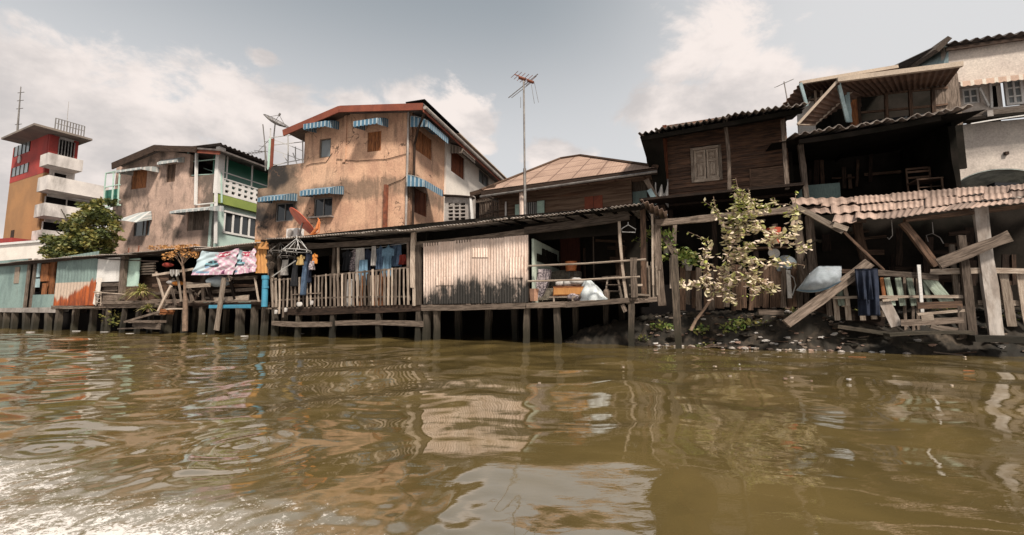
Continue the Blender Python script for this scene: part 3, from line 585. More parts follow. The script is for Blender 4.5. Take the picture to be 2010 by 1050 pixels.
wall(b,PS,[(0,Lp,zr1,zr1)],zb0,bl,.25,.12); b.build('breeze_block_panel',M['white'],ph)
b=B(); b.box(PS,-.06,.34,.02,.29,zb0,zr0+.5); b.box(PS,0,Lp,.2,.27,zr1,zr1+.08); b.box(PS,0,Lp,.2,.27,zr1+.4,zr1+.45)
for k in range(8): b.box(PS,.5+k*1.7,.56+k*1.7,.2,.27,zr1,zr0+.3)
b.build('terrace_rail',M['white'],ph)
b=B(); b.box(PS,.3,Lp,-.6,-.55,zr1-.4,zr0+.4); b.build('green_sheet',M['glass_green'],ph)
Ae=PS.W(-.3,.6,zr0+.55); Be=PS.W(Lp,.6,zr0+.55); b=B(); b.corr(Ae,Be,Be+Vector((0,0,.12))-PS.nn*4,Ae+Vector((0,0,.12))-PS.nn*4,.3,.05); b.build('side_roof',M['tin_dark'],rf)
# cage at the left
b=B(); 
for x in (207,222,234): b.bm(P,(x+1,340),(x-3,402),.06,.06,.9)
for y in (340,368,398): b.bm(P,(207-(y-340)*.06,y),(236,y-6),.05,.05,.9)
b.bm(P,(207,340),(236,338),.05,.05,.9,-.2); b.bm(P,(196,410),(236,402),.09,.09,.8); b.bm(P,(197,410),(194,440),.1,.1,.8)
b.build('balcony_cage',M['mint_door'],ph); b=B(); b.bpx(P,206,372,232,398,.5,.54); b.build('cage_sheet',M['green'],ph)
# ---------------- orange house ----------------
O=Fr(-8.2,20,-17); U=lambda x,y=400:O.hit(x,y)[0]; Zo=lambda x,y:O.hit(x,y)[1]
OW=U(805,380); OS=O.side(OW)
oh=thing('rendered_house',O.W(U(660),0,.62),'ochre rendered three storey house with blue striped awnings ','house')
ops=[rc(O,x0,y0,x1,y1) for x0,y0,x1,y1 in [(627,272,649,309),(721,258,748,297),(541,398,575,434),(616,388,652,425)]]
b=B(); wall(b,O,[(U(504),U(523),Zo(510,370),Zo(510,370)),(U(523),U(597,300),Zo(560,324),Zo(560,324)),(U(597,300),U(668,300),Zo(597,248),Zo(668,217)),(U(668,300),OW,Zo(668,217),Zo(800,216)+.1)],.62,ops)
b.box(O,U(504),U(504)+.2,-6,-.2,.62,Zo(510,370)); b.build('front_wall',M['plaster_orange'],oh)
b=B(); b.box(O,U(597,300)-.02,U(597,300)+.18,-9,-.2,Zo(597,330),Zo(597,250)); b.build('upper_side_wall',M['plaster_orange'],oh)
b=B(); b.box(O,U(523),U(597,300),-6,-5.8,.62,Zo(560,324)-.1); b.box(O,U(523),U(597,300),-5.7,-.25,Zo(560,328)-.5,Zo(560,328)-.3); b.build('terrace_floor',M['conc'],oh)
window(oh,O,627,272,649,309,'wood_grey','glass_grey',(0,0),lab='pale glazed upper left window'); window(oh,O,541,398,575,434,'metal','glass',(1,0)); window(oh,O,616,388,652,425,'metal','glass',(1,0),sill=True)
shutter(oh,O,721,258,748,297,'wood_orange')
awning(oh,O,596,641,0,252,.85,M['aw_blue'],.28); awning(oh,O,694,741,0,247,.85,M['aw_blue'],.28)
awning(oh,O,506,556,0,395,.85,M['aw_blue'],.22); awning(oh,O,589,650,0,383,.85,M['aw_blue'],.26)
# stains pipe, post and plumbing
b=B(); b.bpx(O,752,362,757,456,.02,.2); b.build('flue_pipe',M['metal_rust'],oh)
for q_ in ([(652,300),(640,318),(610,322),(600,326)],[(758,365),(790,352),(803,340)],[(805,300),(760,312),(700,316),(660,312)]):
    b=B(); b.tube([O.at(x,y,.03) for x,y in q_],.014,4); b.build('cable',M['dark'],oh)
b=B(); b.bpx(O,674,218,679,318,.0,.05); b.build('crack_strip',M['plaster_orange'],oh)
# side wall: ochre part then white part
L1=OS.hit(872,350)[0]; L2=OS.hit(960,350)[0]; L3=OS.hit(986,350)[0]
zt=Zo(805,216)+.1
o1=[(OS.hit(816,280)[0],OS.hit(848,280)[0],OS.hit(832,305)[1],OS.hit(832,262)[1]),(OS.hit(806,390)[0],OS.hit(838,390)[0],OS.hit(822,420)[1],OS.hit(822,372)[1])]
b=B(); wall(b,OS,[(.0,L1,zt,zt)],.62,o1,0,.2); b.build('side_wall',M['plaster_orange'],oh)
for p_,mt in zip(o1,('wood_orange','wood_red')):
    b=B(); n=9; w_=(p_[1]-p_[0])/n
    for k in range(n): b.box(OS,p_[0]+k*w_+.01,p_[0]+(k+1)*w_-.01,-.08,-.05+random.uniform(0,.02),p_[2],p_[3])
    b.build('shutter',M[mt],oh)
o2=[(OS.hit(882,320)[0],OS.hit(909,320)[0],OS.hit(895,345)[1],OS.hit(895,300)[1]),(OS.hit(937,350)[0],OS.hit(957,350)[0],OS.hit(947,364)[1],OS.hit(947,325)[1])]
b=B(); wall(b,OS,[(L1,L3+1,zt-.25,zt-.25)],.62,o2,.1,.2); b.build('white_wing_wall',M['white_cream'],oh)
b=B(); p_=o2[0]; n=9; w_=(p_[1]-p_[0])/n
for k in range(n): b.box(OS,p_[0]+k*w_+.01,p_[0]+(k+1)*w_-.01,.0,.04,p_[2],p_[3])
b.build('shutter',M['wood_red'],oh)
b=B(); p_=o2[1]
for a in ((p_[0],p_[0]+.12,p_[2],p_[3]),(p_[1]-.12,p_[1],p_[2],p_[3]),((p_[0]+p_[1])/2-.06,(p_[0]+p_[1])/2+.06,p_[2],p_[3]),(p_[0],p_[1],p_[3]-.55,p_[3]-.45)): b.box(OS,a[0],a[1],.0,.06,a[2],a[3])
f=b.build('window',M['metal'],oh); q=B(); q.box(OS,p_[0],p_[1],-.04,-.01,p_[2],p_[3]); q.build('pane',M['glass_grey'],f)
def aw2(x0,x1,y0,y1,mt,proj,val):
    """awning on the long side, given by the far-off lower edge rows"""
    ua,za=OS.hit(x0,y0,proj); ub,zb=OS.hit(x1,y1,proj); z=(za+zb)/2; b=B(); b.surf(lambda s,t_:OS.W(ua+s*(ub-ua),.02+t_*(proj-.02),z+val+.3-.3*t_**1.6),5,4,Vector((0,0,-.02)),uvs=(ub-ua,proj))
    b.quad([OS.W(ua,.02,z+val*.3),OS.W(ua,proj,z),OS.W(ua,proj,z+val),OS.W(ua,.02,z+val+.3)],[(0,0),(proj,0),(proj,.3),(0,.5)])
    o=b.build('awning',mt,oh); v=B(); v.surf(lambda s,t_:OS.W(ua+s*(ub-ua),proj+.015,z+val-val*t_),6,1,OS.nn*.012,uvs=(ub-ua,.2)); v.build('valance',mt,o)
aw2(838,879,258,274,M['aw_blue'],.85,.3); aw2(832,868,370,383,M['aw_blue'],.85,.3); aw2(908,932,304,318,M['aw_brown'],.8,.26)
# roof
b=B(); dv=-O.nn*15; A_=O.at(558,258,.7); K_=O.at(668,211,.7); E_=O.at(831,206,.7)
b.cub(A_,K_-A_,dv,Vector((0,0,.08)),r=.5); b.cub(K_+Vector((0,0,.004)),E_-K_,dv,Vector((0,0,.08)),r=.4)
rf=b.build('roof',M['tin_dark'],oh)
b=B()
for p_,q_ in ((A_,K_),(K_,E_)): b.beam(p_+O.nn*.06-Vector((0,0,.1)),q_+O.nn*.06-Vector((0,0,.1)),.3,.06,O.nn,jit=0)
b.build('fascia',M['fascia'],rf)
b=B(); b.cub(A_-Vector((0,0,.02))-O.nn*.1,K_-A_,-O.nn*8,Vector((0,0,.015)),r=.5); b.build('soffit',M['under'],rf)
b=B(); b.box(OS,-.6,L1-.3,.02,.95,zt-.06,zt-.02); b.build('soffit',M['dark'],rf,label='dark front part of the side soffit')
b=B(); b.box(OS,L1-.3,L3+1.2,.02,.95,zt-.08,zt-.03); b.build('soffit',M['soffit'],rf,label='pale boarded side soffit')
b=B(); e0=OS.W(-.7,1.0,OS.hit(830,208,1.0)[1]); ze=e0.z; b.tube([OS.W(-.7,1.02,ze),OS.W(L3+1.2,1.02,ze-.1)],.085,8,r=.5); b.build('gutter',M['conc'],rf)
b=B(); b.beam(OS.W(-.7,.95,ze-.1),OS.W(L3+1.2,.95,ze-.2),.2,.04,OS.nn,jit=0); b.build('side_fascia',M['fascia'],rf)
b=B(); b.tube([OS.W(-.6,.95,ze-.2),OS.W(-.3,.5,ze-.7),OS.W(.12,.1,ze-1.2),OS.W(.12,.1,3.2)],.055,6); b.build('drain_pipe',M['wood_dark'],oh)
b=B(); b.tube([O.W(OW-.14,.06,zt),O.W(OW-.14,.06,3.0)],.05,6); b.build('drain_pipe',M['conc'],oh,label='pale drain pipe at the corner')
b=B(); b.tube([OS.W(L3-1.0,.15,ze-1.2),OS.W(L3-.2,.9,ze-.35)],.06,6); b.build('roof_strut',M['white'],rf)
# terrace railing and awning-side green post
b=B()
for x,y in ((531,252),(565,262),(594,275)): b.bm(O,(x,y),(x,326),.045,.045,-.1)
for (p_,q_) in (((531,270),(594,262)),((531,285),(597,278)),((531,292),(594,315)),((531,326),(597,312)),((531,272),(594,296)),((556,305),(565,318)),((575,300),(583,322)),((580,288),(580,312))): b.bm(O,p_,q_,.035,.035,-.12)
b.build('terrace_rail',M['wire'],oh)
b=B(); b.bpx(O,526,272,530,332,-.1,.0); b.build('corner_post',M['mint_door'],oh); b=B(); b.bpx(O,530.5,272,534,332,-.1,.0); b.build('corner_post',M['fascia'],oh)
# mesh dish
def dish(fr,c,rad,nrm,depth,mt,name,label,solid,feed=.5):
    n=Vector(nrm).normalized(); a=n.cross(Vector((0,0,1))).normalized(); bb=n.cross(a)
    r=thing(name,c,label,'satellite dish'); b=B()
    if solid:
        def f(s,t_): q=s*2*PI; rr=.02+t_*.98; return c+(a*math.cos(q)+bb*math.sin(q))*rad*rr+n*depth*(rr*rr)
        b.surf(f,28,6,n*.02,uvs=(1,1)); b.build('reflector',mt,r,smooth=True)
    else:
        for k in range(14):
            q=k*2*PI/14; b.tube([c+(a*math.cos(q)+bb*math.sin(q))*rad*x+n*depth*x*x for x in (.05,.35,.7,1)],.012,4,False)
        for x in (.25,.45,.65,.83,1): b.tube([c+(a*math.cos(k*PI/12)+bb*math.sin(k*PI/12))*rad*x+n*depth*x*x for k in range(25)],.02 if x==1 else .01,4,False)
        b.build('reflector',mt,r); h=B()
        def f(s,t_): q=s*2*PI; rr=.02+t_*.98; return c+(a*math.cos(q)+bb*math.sin(q))*rad*rr+n*depth*(rr*rr)
        for k in range(40):
            q=k*2*PI/40; h.tube([c+(a*math.cos(q)+bb*math.sin(q))*rad*x+n*(depth*x*x+.002) for x in (.3,.7,1)],.004,3,False)
        for x in [i/24 for i in range(3,24)]: h.tube([c+(a*math.cos(k*PI/12)+bb*math.sin(k*PI/12))*rad*x+n*(depth*x*x+.002) for k in range(25)],.004,3,False)
        h.build('mesh',mt,r)
    b=B(); fp=c+n*feed
    for q in (0,2.1,4.2): b.tube([c+(a*math.cos(q)+bb*math.sin(q))*rad*.9+n*depth*.8,fp],.012,4)
    b.tube([fp-n*.05,fp+n*.1],.05,8); b.build('feed_horn',M['metal'],r); return r
dc=O.at(540,243,-.4); d_=dish(O,dc,.62,(.55,-.25,.9),.16,M['metal'],'mesh_satellite_dish','dark mesh satellite dish above the roof terrace rail of the ochre house',False,.5)
b=B(); b.tube([dc,O.at(538,262,-.4),O.at(534,328,-.4)],.035,6); b.build('pole',M['metal'],d_)
# TV antennas by the terrace
def yagi(name,c,ax,el_,n,span,label,pole,mt='metal',up=Vector((0,0,1)),r=.012,group=None):
    t=thing(name,pole[-1],label,'antenna',group); b=B(); ax=ax.normalized(); b.tube([c-ax*span*.5,c+ax*span*.5],r*1.3,4)
    for k in range(n):
        q=c+ax*span*(k/(n-1)-.5); l=el_*(1-.45*k/(n-1)); b.tube([q-up*l/2,q+up*l/2],r,4)
    b.build('boom',M[mt],t); b=B(); b.tube(pole,[r*2.2]*len(pole),5); b.build('pole',M[mt],t); return t
c=O.at(517,250,-.3); yagi('tv_antenna',O.at(520,283,-.3),O.t+Vector((0,0,.8)),.55,4,1.0,'tilted television antenna on a thin pole left of the mesh dish',[O.at(516,244,-.3),O.at(525,332,-.3)],up=Vector((.3,.9,.2)))
yagi('tv_antenna',O.at(505,299,.1),O.t,.5,7,1.1,'small flat television antenna low beside the green corner post',[O.at(520,282,.1),O.at(521,335,.1)],up=Vector((.2,.95,.1)))

# lattice wall by the yard
K0=Fr(-2.3,17.6,-17)
lt=thing('ventilated_wall',K0.W(K0.hit(895,430)[0],0,.62),'taupe wall pierced by rows of air bricks left of the hip roofed house','wall')
b=B(); u0=K0.hit(872,420)[0]; u1=K0.hit(930,420)[0]; z1=K0.hit(895,385)[1]; bl=[rc(K0,880+c*12,398+r_*7.2,889+c*12,403+r_*7.2) for c in range(3) for r_ in range(6)]
wall(b,K0,[(u0,u1,z1,z1-.05)],.62,bl,0,.18); b.build('wall',M['conc'],lt)
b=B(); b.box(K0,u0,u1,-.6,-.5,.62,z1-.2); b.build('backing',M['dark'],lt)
b=B(); b.bm(K0,(924,386),(928,440),.09,.09,.1); b.build('drain_pipe',M['white'],lt)
b=B(); b.bm(K0,(872,384),(930,388),.06,.25,.05); b.build('coping',M['wood_dark'],lt)

# ---------------- hip roofed timber house ----------------
K=Fr(2,17,-25)
kh=thing('timber_house',K.W(K.hit(1110,400)[0],0,.62),'weathered timber house under a tan hipped sheet roof behind the river hut','house')
b=B(); ez=K.hit(1107,352,1.)[1]
uL_,uR_=K.hit(945,375,1.)[0],K.hit(1290,322,1.)[0]; zl=K.hit(945,374,1.)[1]; zr_=zl
ops=[rc(K,1034,396,1056,424),rc(K,1148,385,1183,412)]
wall(b,K,[(K.hit(980,400)[0],K.hit(1240,380)[0],zl+.2,zl+.2)],1.5,ops); b.build('front_wall',M['siding_far'],kh)
b=B(); b.box(K,K.hit(980,400)[0],K.hit(980,400)[0]+.1,-6,-.2,1.5,zl); b.build('side_wall',M['siding_far'],kh)
b=B(); b.bpx(K,1240,340,1292,430,-.5,-.3); b.build('annex_wall',M['wood_grey'],kh)
b=B(); b.bpx(K,1242,375,1270,402,-.29,-.2); b.build('tin_patch',M['teal'],kh)
# hipped roof, a real solid
def hp(px,py,o): return K.at(px,py,o)
E0=K.W(uL_,1.,zl); E1=K.W(uR_,1.,zl); T0=hp(1100,312,-2.6); T1=hp(1139,306,-2.6); zt_=(T0.z+T1.z)/2; u_0=K.hit(1100,312,-2.6)[0]; u_1=K.hit(1139,306,-2.6)[0]
T0=K.W(u_0,-2.6,zt_); T1=K.W(u_1,-2.6,zt_); F0=K.W(uL_,-6.2,zl); F1=K.W(uR_,-6.2,zl); b=B()
def q3(P,ref=K.t,k=None):
    d=[((p_-E0).dot(ref),max(0.,(p_-E0).length**2-((p_-E0).dot(ref))**2)**.5) for p_ in P]; b.quad(P,d,.5)
q3([E0,E1,T1,T0]); q3([E1,F1,T1],K.nn); q3([F0,E0,T0],K.nn); q3([F1,F0,T0,T1]); b.quad([E0-Vector((0,0,.03)),F0-Vector((0,0,.03)),F1-Vector((0,0,.03)),E1-Vector((0,0,.03))],r=.5)
rf=b.build('roof',M['roof_tan'],kh)
b=B(); b.beam(E0-Vector((0,0,.14)),E1-Vector((0,0,.14)),.2,.05,K.nn,jit=0); b.build('fascia',M['wood_dark'],rf)
b=B(); b.tube([E0+K.nn*.1-Vector((0,0,.28)),E1+K.nn*.1-Vector((0,0,.18))],.045,6); b.build('gutter',M['metal'],rf)
b=B()
for p_,q_ in ((E0,T0),(T0,T1),(T1,E1)): b.tube([p_+Vector((0,0,.03)),q_+Vector((0,0,.03))],.06,5)
b.build('ridge_cap',M['wood_brown'],rf)
b=B(); u0,u1,z0,z1=rc(K,1148,385,1183,412); mid=(u0+u1)/2
for (a,c_) in ((u0,mid-.01),(mid+.01,u1)):
    b.box(K,a,c_,-.02,.03,z0,z1)
    for kk in (0,1): b.box(K,a+.08,c_-.08,.03,.045,z0+.08+kk*(z1-z0)/2,z0+(kk+1)*(z1-z0)/2-.05)
b.build('shutter',M['fascia'],kh,label='closed red brown shutter pair')
for (x0,x1,y0,y1) in ((1011,1023,401,424),(1054,1068,394,421)):
    b=B(); u0,u1,z0,z1=rc(K,x0,y0,x1,y1,.1); b.box(K,u0,u1,.05,.1,z0,z1)
    for kk in (0,1): b.box(K,u0+.06,u1-.06,.1,.115,z0+.06+kk*(z1-z0)/2,z0+(kk+1)*(z1-z0)/2-.05)
    b.build('shutter',M['mint_door'],kh,label='open mint green shutter leaf')
b=B()
for k in range(6): b.bm(K,(1036+k*3.6,397),(1036+k*3.6,424),.03,.03,-.05)
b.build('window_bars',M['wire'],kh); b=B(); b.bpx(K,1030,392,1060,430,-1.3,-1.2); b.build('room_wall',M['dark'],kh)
b=B(); c=K.at(1026,376,.8); c2=K.at(1026.5,424,.8); b.tube([c,c2],.14,10); b.build('vent_pipe',M['tin_pale'],kh)
b=B(); b.bm(K,(993,396),(993,424),.07,.05,.05); b.build('white_pipe',M['white'],kh)
b=B()
for k in range(12): b.bm(K,(935+k*4.6,394-k*.9),(936+k*4.6,436),.045,.03,-.2)
b.bm(K,(930,424),(984,412),.07,.04,-.16); b.bm(K,(930,398),(984,388),.07,.04,-.16); b.build('verandah_slats',M['wood_grey'],kh)
b=B(); b.bpx(K,926,380,984,440,-2.2,-2.1); b.build('verandah_wall',M['wood_dark'],kh)
b=B(); b.bm(K,(928,385),(975,368),.2,.5,.6); b.build('lower_eave',M['wood_brown'],kh)
b=B(); b.tube([K.at(950,384,1.),K.at(978,396,.2)],.035,5); b.build('drain_pipe',M['metal'],kh)

# tall antenna mast
tp=K.at(1028,158,1.8); bt=K.at(1031,440,1.8); t=thing('antenna_mast',bt,'very tall thin mast carrying a rooftop television antenna, rising beside the pale vent pipe','antenna')
md=tp.lerp(bt,.62); b=B(); b.tube([tp,md],.035,6); b.tube([md,bt],.055,6); b.build('mast',M['metal'],t)
b=B(); A0=K.at(1010,146,1.8); A1=K.at(1046,160,1.8); b.tube([A0,A1],.022,5)
for k in range(6):
    q=A0.lerp(A1,k/5.5); l=.25+.02*k; dd=Vector((.55,-.2,.42)); b.tube([q-dd*l,q+dd*l],.012,4)
b.build('boom',M['metal_rust'],t)
b=B(); b.tube([K.at(998,192,1.8),K.at(1056,145,1.8)],.018,5); b.tube([K.at(1004,192,1.8),K.at(1045,160,1.8)],.014,5); b.build('long_element',M['metal'],t)
b=B()
for p_,q_ in (((1043,166),(1049,203)),((1049,162),(1057,201)),((1022,190),(1022,212))): b.tube([K.at(*p_,1.8),K.at(*q_,1.8)],.008,4)
b.build('hanging_rods',M['metal'],t)
b=B(); b.tube([K.at(1019,152,1.8),K.at(1031,156,1.8)],.06,6); b.tube([K.at(1036,158,1.8),K.at(1047,162,1.8)],.055,6); b.build('mount',M['metal_rust'],t)

# ---------------- dark timber house ----------------
D=Fr(6.4,14.5,-23); DU=lambda x,y,o=0:D.hit(x,y,o)[0]
dh=thing('timber_house',D.W(DU(1420,350),0,.4),'dark brown lap boarded house on stilts with one pale shuttered window','house')
uL_=DU(1312,340); uR_=DU(1548,320); zb_=D.hit(1427,384)[1]; zt_=D.hit(1400,232)[1]
def siding(par,fr,u0,u1,z0,z1,o,holes=(),h=.14,nm='siding',mt='siding'):
    b=B(); z=z0
    while z<z1:
        zz_=min(z+h*random.uniform(.95,1.05),z1); segs=[(u0,u1)]
        for hu0,hu1,hz0,hz1 in holes:
            if zz_>hz0+.02 and z<hz1-.02: segs=[s_ for a,c in segs for s_ in ((a,min(c,hu0)),(max(a,hu1),c)) if s_[1]-s_[0]>.02]
        for a,c in segs:
            i=len(b.v); r=random.random(); sg=random.uniform(-.008,.008); k=random.random()*9
            P=[fr.W(a,o+.03,z+sg),fr.W(c,o+.03,z-sg),fr.W(c,o,zz_-sg),fr.W(a,o,zz_+sg)]; b.quad(P,[(a+k,z),(c+k,z),(c+k,zz_),(a+k,zz_)],r)
            b.quad([fr.W(a,o-.02,z+sg),fr.W(c,o-.02,z-sg),P[1],P[0]],r=r); b.quad([fr.W(a,o-.03,z),fr.W(a,o-.03,zz_),fr.W(c,o-.03,zz_),fr.W(c,o-.03,z)],r=r)
        z=zz_
    return b.build(nm,M[mt],par)
hw=rc(D,1358,290,1415,355); hd=(DU(1471,350),DU(1545,345),D.hit(1505,379)[1],D.hit(1505,328)[1])
siding(dh,D,uL_,uR_,zb_,zt_,0,[hw,hd])
b=B(); b.box(D,uL_,uR_,-.25,-.15,zb_,zt_); b.build('light_gap_backing',M['wood_black'],dh)  # added black panel that closes a bright gap behind the siding
b=B(); u0,u1,z0,z1=hw; fw=.09
for a in ((u0-.03,u0+fw-.03,z0-.03,z1+.03),(u1-fw+.03,u1+.03,z0-.03,z1+.03),(u0+fw-.03,u1-fw+.03,z1-fw+.03,z1+.03),(u0+fw-.03,u1-fw+.03,z0-.03,z0+fw-.03)): b.box(D,a[0],a[1],-.05,.07,a[2],a[3])
f=b.build('window_frame',M['wood_pale'],dh); mid=(u0+u1)/2
for a,c_ in ((u0+fw-.02,mid-.012),(mid+.012,u1-fw+.02)):
    b=B(); zs=[z0+fw-.02,z0+(z1-z0)*.60,z1-fw+.02]; b.box(D,a,c_,-.02,.0,zs[0],zs[2],r=.5)
    for q0,q1 in ((a,a+.07),(c_-.07,c_)): b.box(D,q0,q1,.0,.04,zs[0],zs[2],r=.7)
    for q0,q1 in ((zs[0],zs[0]+.08),(zs[1]-.04,zs[1]+.05),(zs[2]-.08,zs[2])): b.box(D,a+.07,c_-.07,.0,.037,q0,q1,r=.6)
    for kk in (0,1): b.box(D,a+.11,c_-.11,.0,.02,zs[kk]+.13,zs[kk+1]-.12,r=.65)
    b.build('shutter',M['wood_pale'],f)
b=B(); u0,u1,z0,z1=hd; b.box(D,u0,u1,-.05,-.01,z0,z1); b.box(D,u0,u0+.06,-.01,.04,z0,z1); b.build('door',M['wood_brown'],dh,label='dull red brown door panel in shade')
b=B(); b.box(D,uL_-.14,uL_-.003,-.1,.08,zb_-.1,zt_); b.build('corner_board',M['wood_red'],dh)
for x0,x1,y0,y1,o in ((1424,1432,242,376,.75),(1536,1545,235,372,.75)):
    b=B(); b.bm(D,(x0,y0),(x1,y1),.11,.11,o); b.build('post',M['wood_grey'],dh)
b=B(); b.box(D,uL_-.15,uR_+.2,-5,.05,zb_-.2,zb_-.005); b.build('floor',M['wood_dark'],dh)
b=B(); b.box(D,uL_-.9,uR_+.2,.05,.95,zb_-.12,zb_-.04); b.build('balcony_floor',M['wood_dark'],dh)
# left end wall, shade put into its black colour, slanting in at the foot
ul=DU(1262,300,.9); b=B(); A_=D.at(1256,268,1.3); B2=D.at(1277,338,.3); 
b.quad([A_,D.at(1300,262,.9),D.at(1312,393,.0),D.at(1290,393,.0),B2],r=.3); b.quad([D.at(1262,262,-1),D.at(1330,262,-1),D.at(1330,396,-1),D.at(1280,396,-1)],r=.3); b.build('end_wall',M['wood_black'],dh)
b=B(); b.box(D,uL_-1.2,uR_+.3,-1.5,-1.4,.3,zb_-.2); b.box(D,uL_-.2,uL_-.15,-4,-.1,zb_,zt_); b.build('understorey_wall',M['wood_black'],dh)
b=B()
for x in (1316,1400,1480,1556): b.bm(D,(x,388),(x+4,640),.16,.16,-.6)
b.build('stilts',M['wood_dark'],dh)
# roof in overlapping wavy sheets
e0u,e0z=D.hit(1252,262,1.5); e1u,e1z=D.hit(1585,203,1.5); b=B(); n=9
for k in range(n):
    a,c_=k/n,(k+1.12)/n; dz=.0+.02*(k%2); za=e0z+(e1z-e0z)*a; zc=e0z+(e1z-e0z)*c_; ua=e0u+(e1u-e0u)*a; uc=e0u+(e1u-e0u)*c_; j=random.uniform(-.08,.12)
    b.corr(D.W(ua,1.5+j,za+dz),D.W(uc,1.5+j,zc+dz),D.W(uc,-3.5,zc+dz+1.3),D.W(ua,-3.5,za+dz+1.3),.19,.038,.012,.05)
b.build('roof',M['tin_grey'],dh)
b=B(); b.beam(D.W(e0u+.1,1.25,e0z-.10),D.W(e1u-.1,1.25,e1z-.10),.14,.08,D.nn)
for k in range(8): u=e0u+.2+(e1u-e0u)*k/8; z=e0z+(e1z-e0z)*k/8; b.beam(D.W(u,1.3,z-.02),D.W(u,-1.,z+.55),.1,.06,D.t)
b.build('rafters',M['wood_black'],dh)
b=B(); b.quad([D.W(e0u+.15,1.2,e0z-.0),D.W(e1u,1.2,e1z-.0),D.W(e1u,-.6,e1z+.40),D.W(e0u+.15,-.6,e0z+.40)]); b.build('ceiling_boards',M['wood_black'],dh)
# ragged cloth and leaning boards left of the house
b=B(); 
def rag(s,t_):
    p=D.at(1286+s*26,352+t_*55-(1-s)*t_*30,.15); return p+D.nn*(.07*math.sin(s*14+t_*3))
b.surf(rag,16,10,D.nn*.006); tag(b.build('torn_cloth',M['cloth_white']),'torn beige cloth hanging at the left corner of the dark boarded house','cloth')
for i,(x0,y0,x1,y1,mt,lb) in enumerate([(1268,352,1292,396,'wood_grey','grey board leaning left of the torn beige cloth'),(1274,372,1290,400,'blue_light','pale bluish board leaning in front of the other board, left of the torn cloth')]):
    b=B(); b.bm(D,(x0,y0),(x1,y1),.16,.03,.2+i*.06); tag(b.build('leaning_board',M[mt]),lb,'board')

# ---------------- open verandah house ----------------
V=Fr(10.4,12.8,-20)
vh=thing('verandah_house',V.W(V.hit(1700,400)[0],0,.4),'black open fronted timber house with a screened upper floor under tilted awning roofs','house')
zf=V.hit(1700,398)[1]; u0,u1=V.hit(1562,330)[0],V.hit(1872,330)[0]
e0u,e0z=V.hit(1556,268,1.1); e1u,e1z=V.hit(1900,212,1.1)
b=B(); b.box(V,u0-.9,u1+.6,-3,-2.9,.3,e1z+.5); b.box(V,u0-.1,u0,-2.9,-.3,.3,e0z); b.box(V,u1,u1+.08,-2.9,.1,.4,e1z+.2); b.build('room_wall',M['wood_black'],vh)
b=B(); b.box(V,u0,u1,-2.9,.0,zf-.2,zf-.0); b.build('floor',M['wood_dark'],vh)
b=B(); b.bm(V,(1570,280),(1583,396),.14,.14,.1); b.build('post',M['wood_grey'],vh)
b=B(); b.bm(V,(1862,250),(1880,372),.1,.14,.05); b.build('post',M['wood_black'],vh)
b=B(); b.bpx(V,1560,362,1650,398,-1.4,-1.3); b.build('tin_patch',M['teal'],vh,label='dull grey green tin sheet in deep shade')
b=B(); n=7
for k in range(n):
    a,c_=k/n,(k+1.1)/n; za=e0z+(e1z-e0z)*a; zc=e0z+(e1z-e0z)*c_; ua=e0u+(e1u-e0u)*a; uc=e0u+(e1u-e0u)*c_; j=random.uniform(-.06,.14); dz=.02*(k%2)
    b.corr(V.W(ua,1.1+j,za+dz),V.W(uc,1.1+j,zc+dz),V.W(uc,-1.2,zc+dz+.45),V.W(ua,-1.2,za+dz+.45),.24,.045,.012,.06)
b.build('lower_roof',M['tin_grey'],vh)
b=B(); b.beam(V.W(e0u+.2,.9,e0z-.12),V.W(e1u-.5,.9,e1z-.12),.14,.1,V.nn); b.quad([V.W(e0u-.5,.85,e0z-.04),V.W(e1u+.5,.85,e1z-.0),V.W(e1u+.5,-3.3,e1z+.3),V.W(e0u-.5,-3.3,e0z+.3)]); b.build('eave_beam',M['wood_black'],vh)  # beam plus an added black sheet that keeps sun out of the room
# upper floor
V2=Fr(10.4,12.8,-20); o_=-1.2
u0,u1,z0,z1=rc(V2,1672,160,1862,258,o_)
b=B(); b.box(V2,u0-.9,u1+1.2,o_-1.9,o_-1.8,z0-.9,z1+1.2); b.box(V2,u0-.05,u0,o_-2.4,o_-.3,z0-.3,z1); b.build('upper_back_wall',M['wood_black'],vh)
b=B(); bb_=V2.hit(1835,200,o_)[0]; b.box(V2,bb_,u1+.3,o_-.05,o_,z0,z1); b.build('upper_board_panel',M['wood_grey'],vh)
b=B()
for x in (1688,1742,1790,1834): b.bm(V2,(x-4,172),(x,250),.09,.09,o_+.05)
for p_,q_ in (((1680,222),(1860,205)),((1680,250),(1850,232)),((1684,190),(1860,172))): b.bm(V2,p_,q_,.06,.06,o_+.02)
b.build('upper_frame',M['wood_brown'],vh)
b=B(); b.bpx(V2,1671,180,1683,248,o_,o_+.14); b.build('corner_pier',M['wood_orange'],vh)
b=B(); b.bpx(V2,1688,228,1860,246,o_-.02,o_+.01); b.build('low_glass',M['glass'],vh)
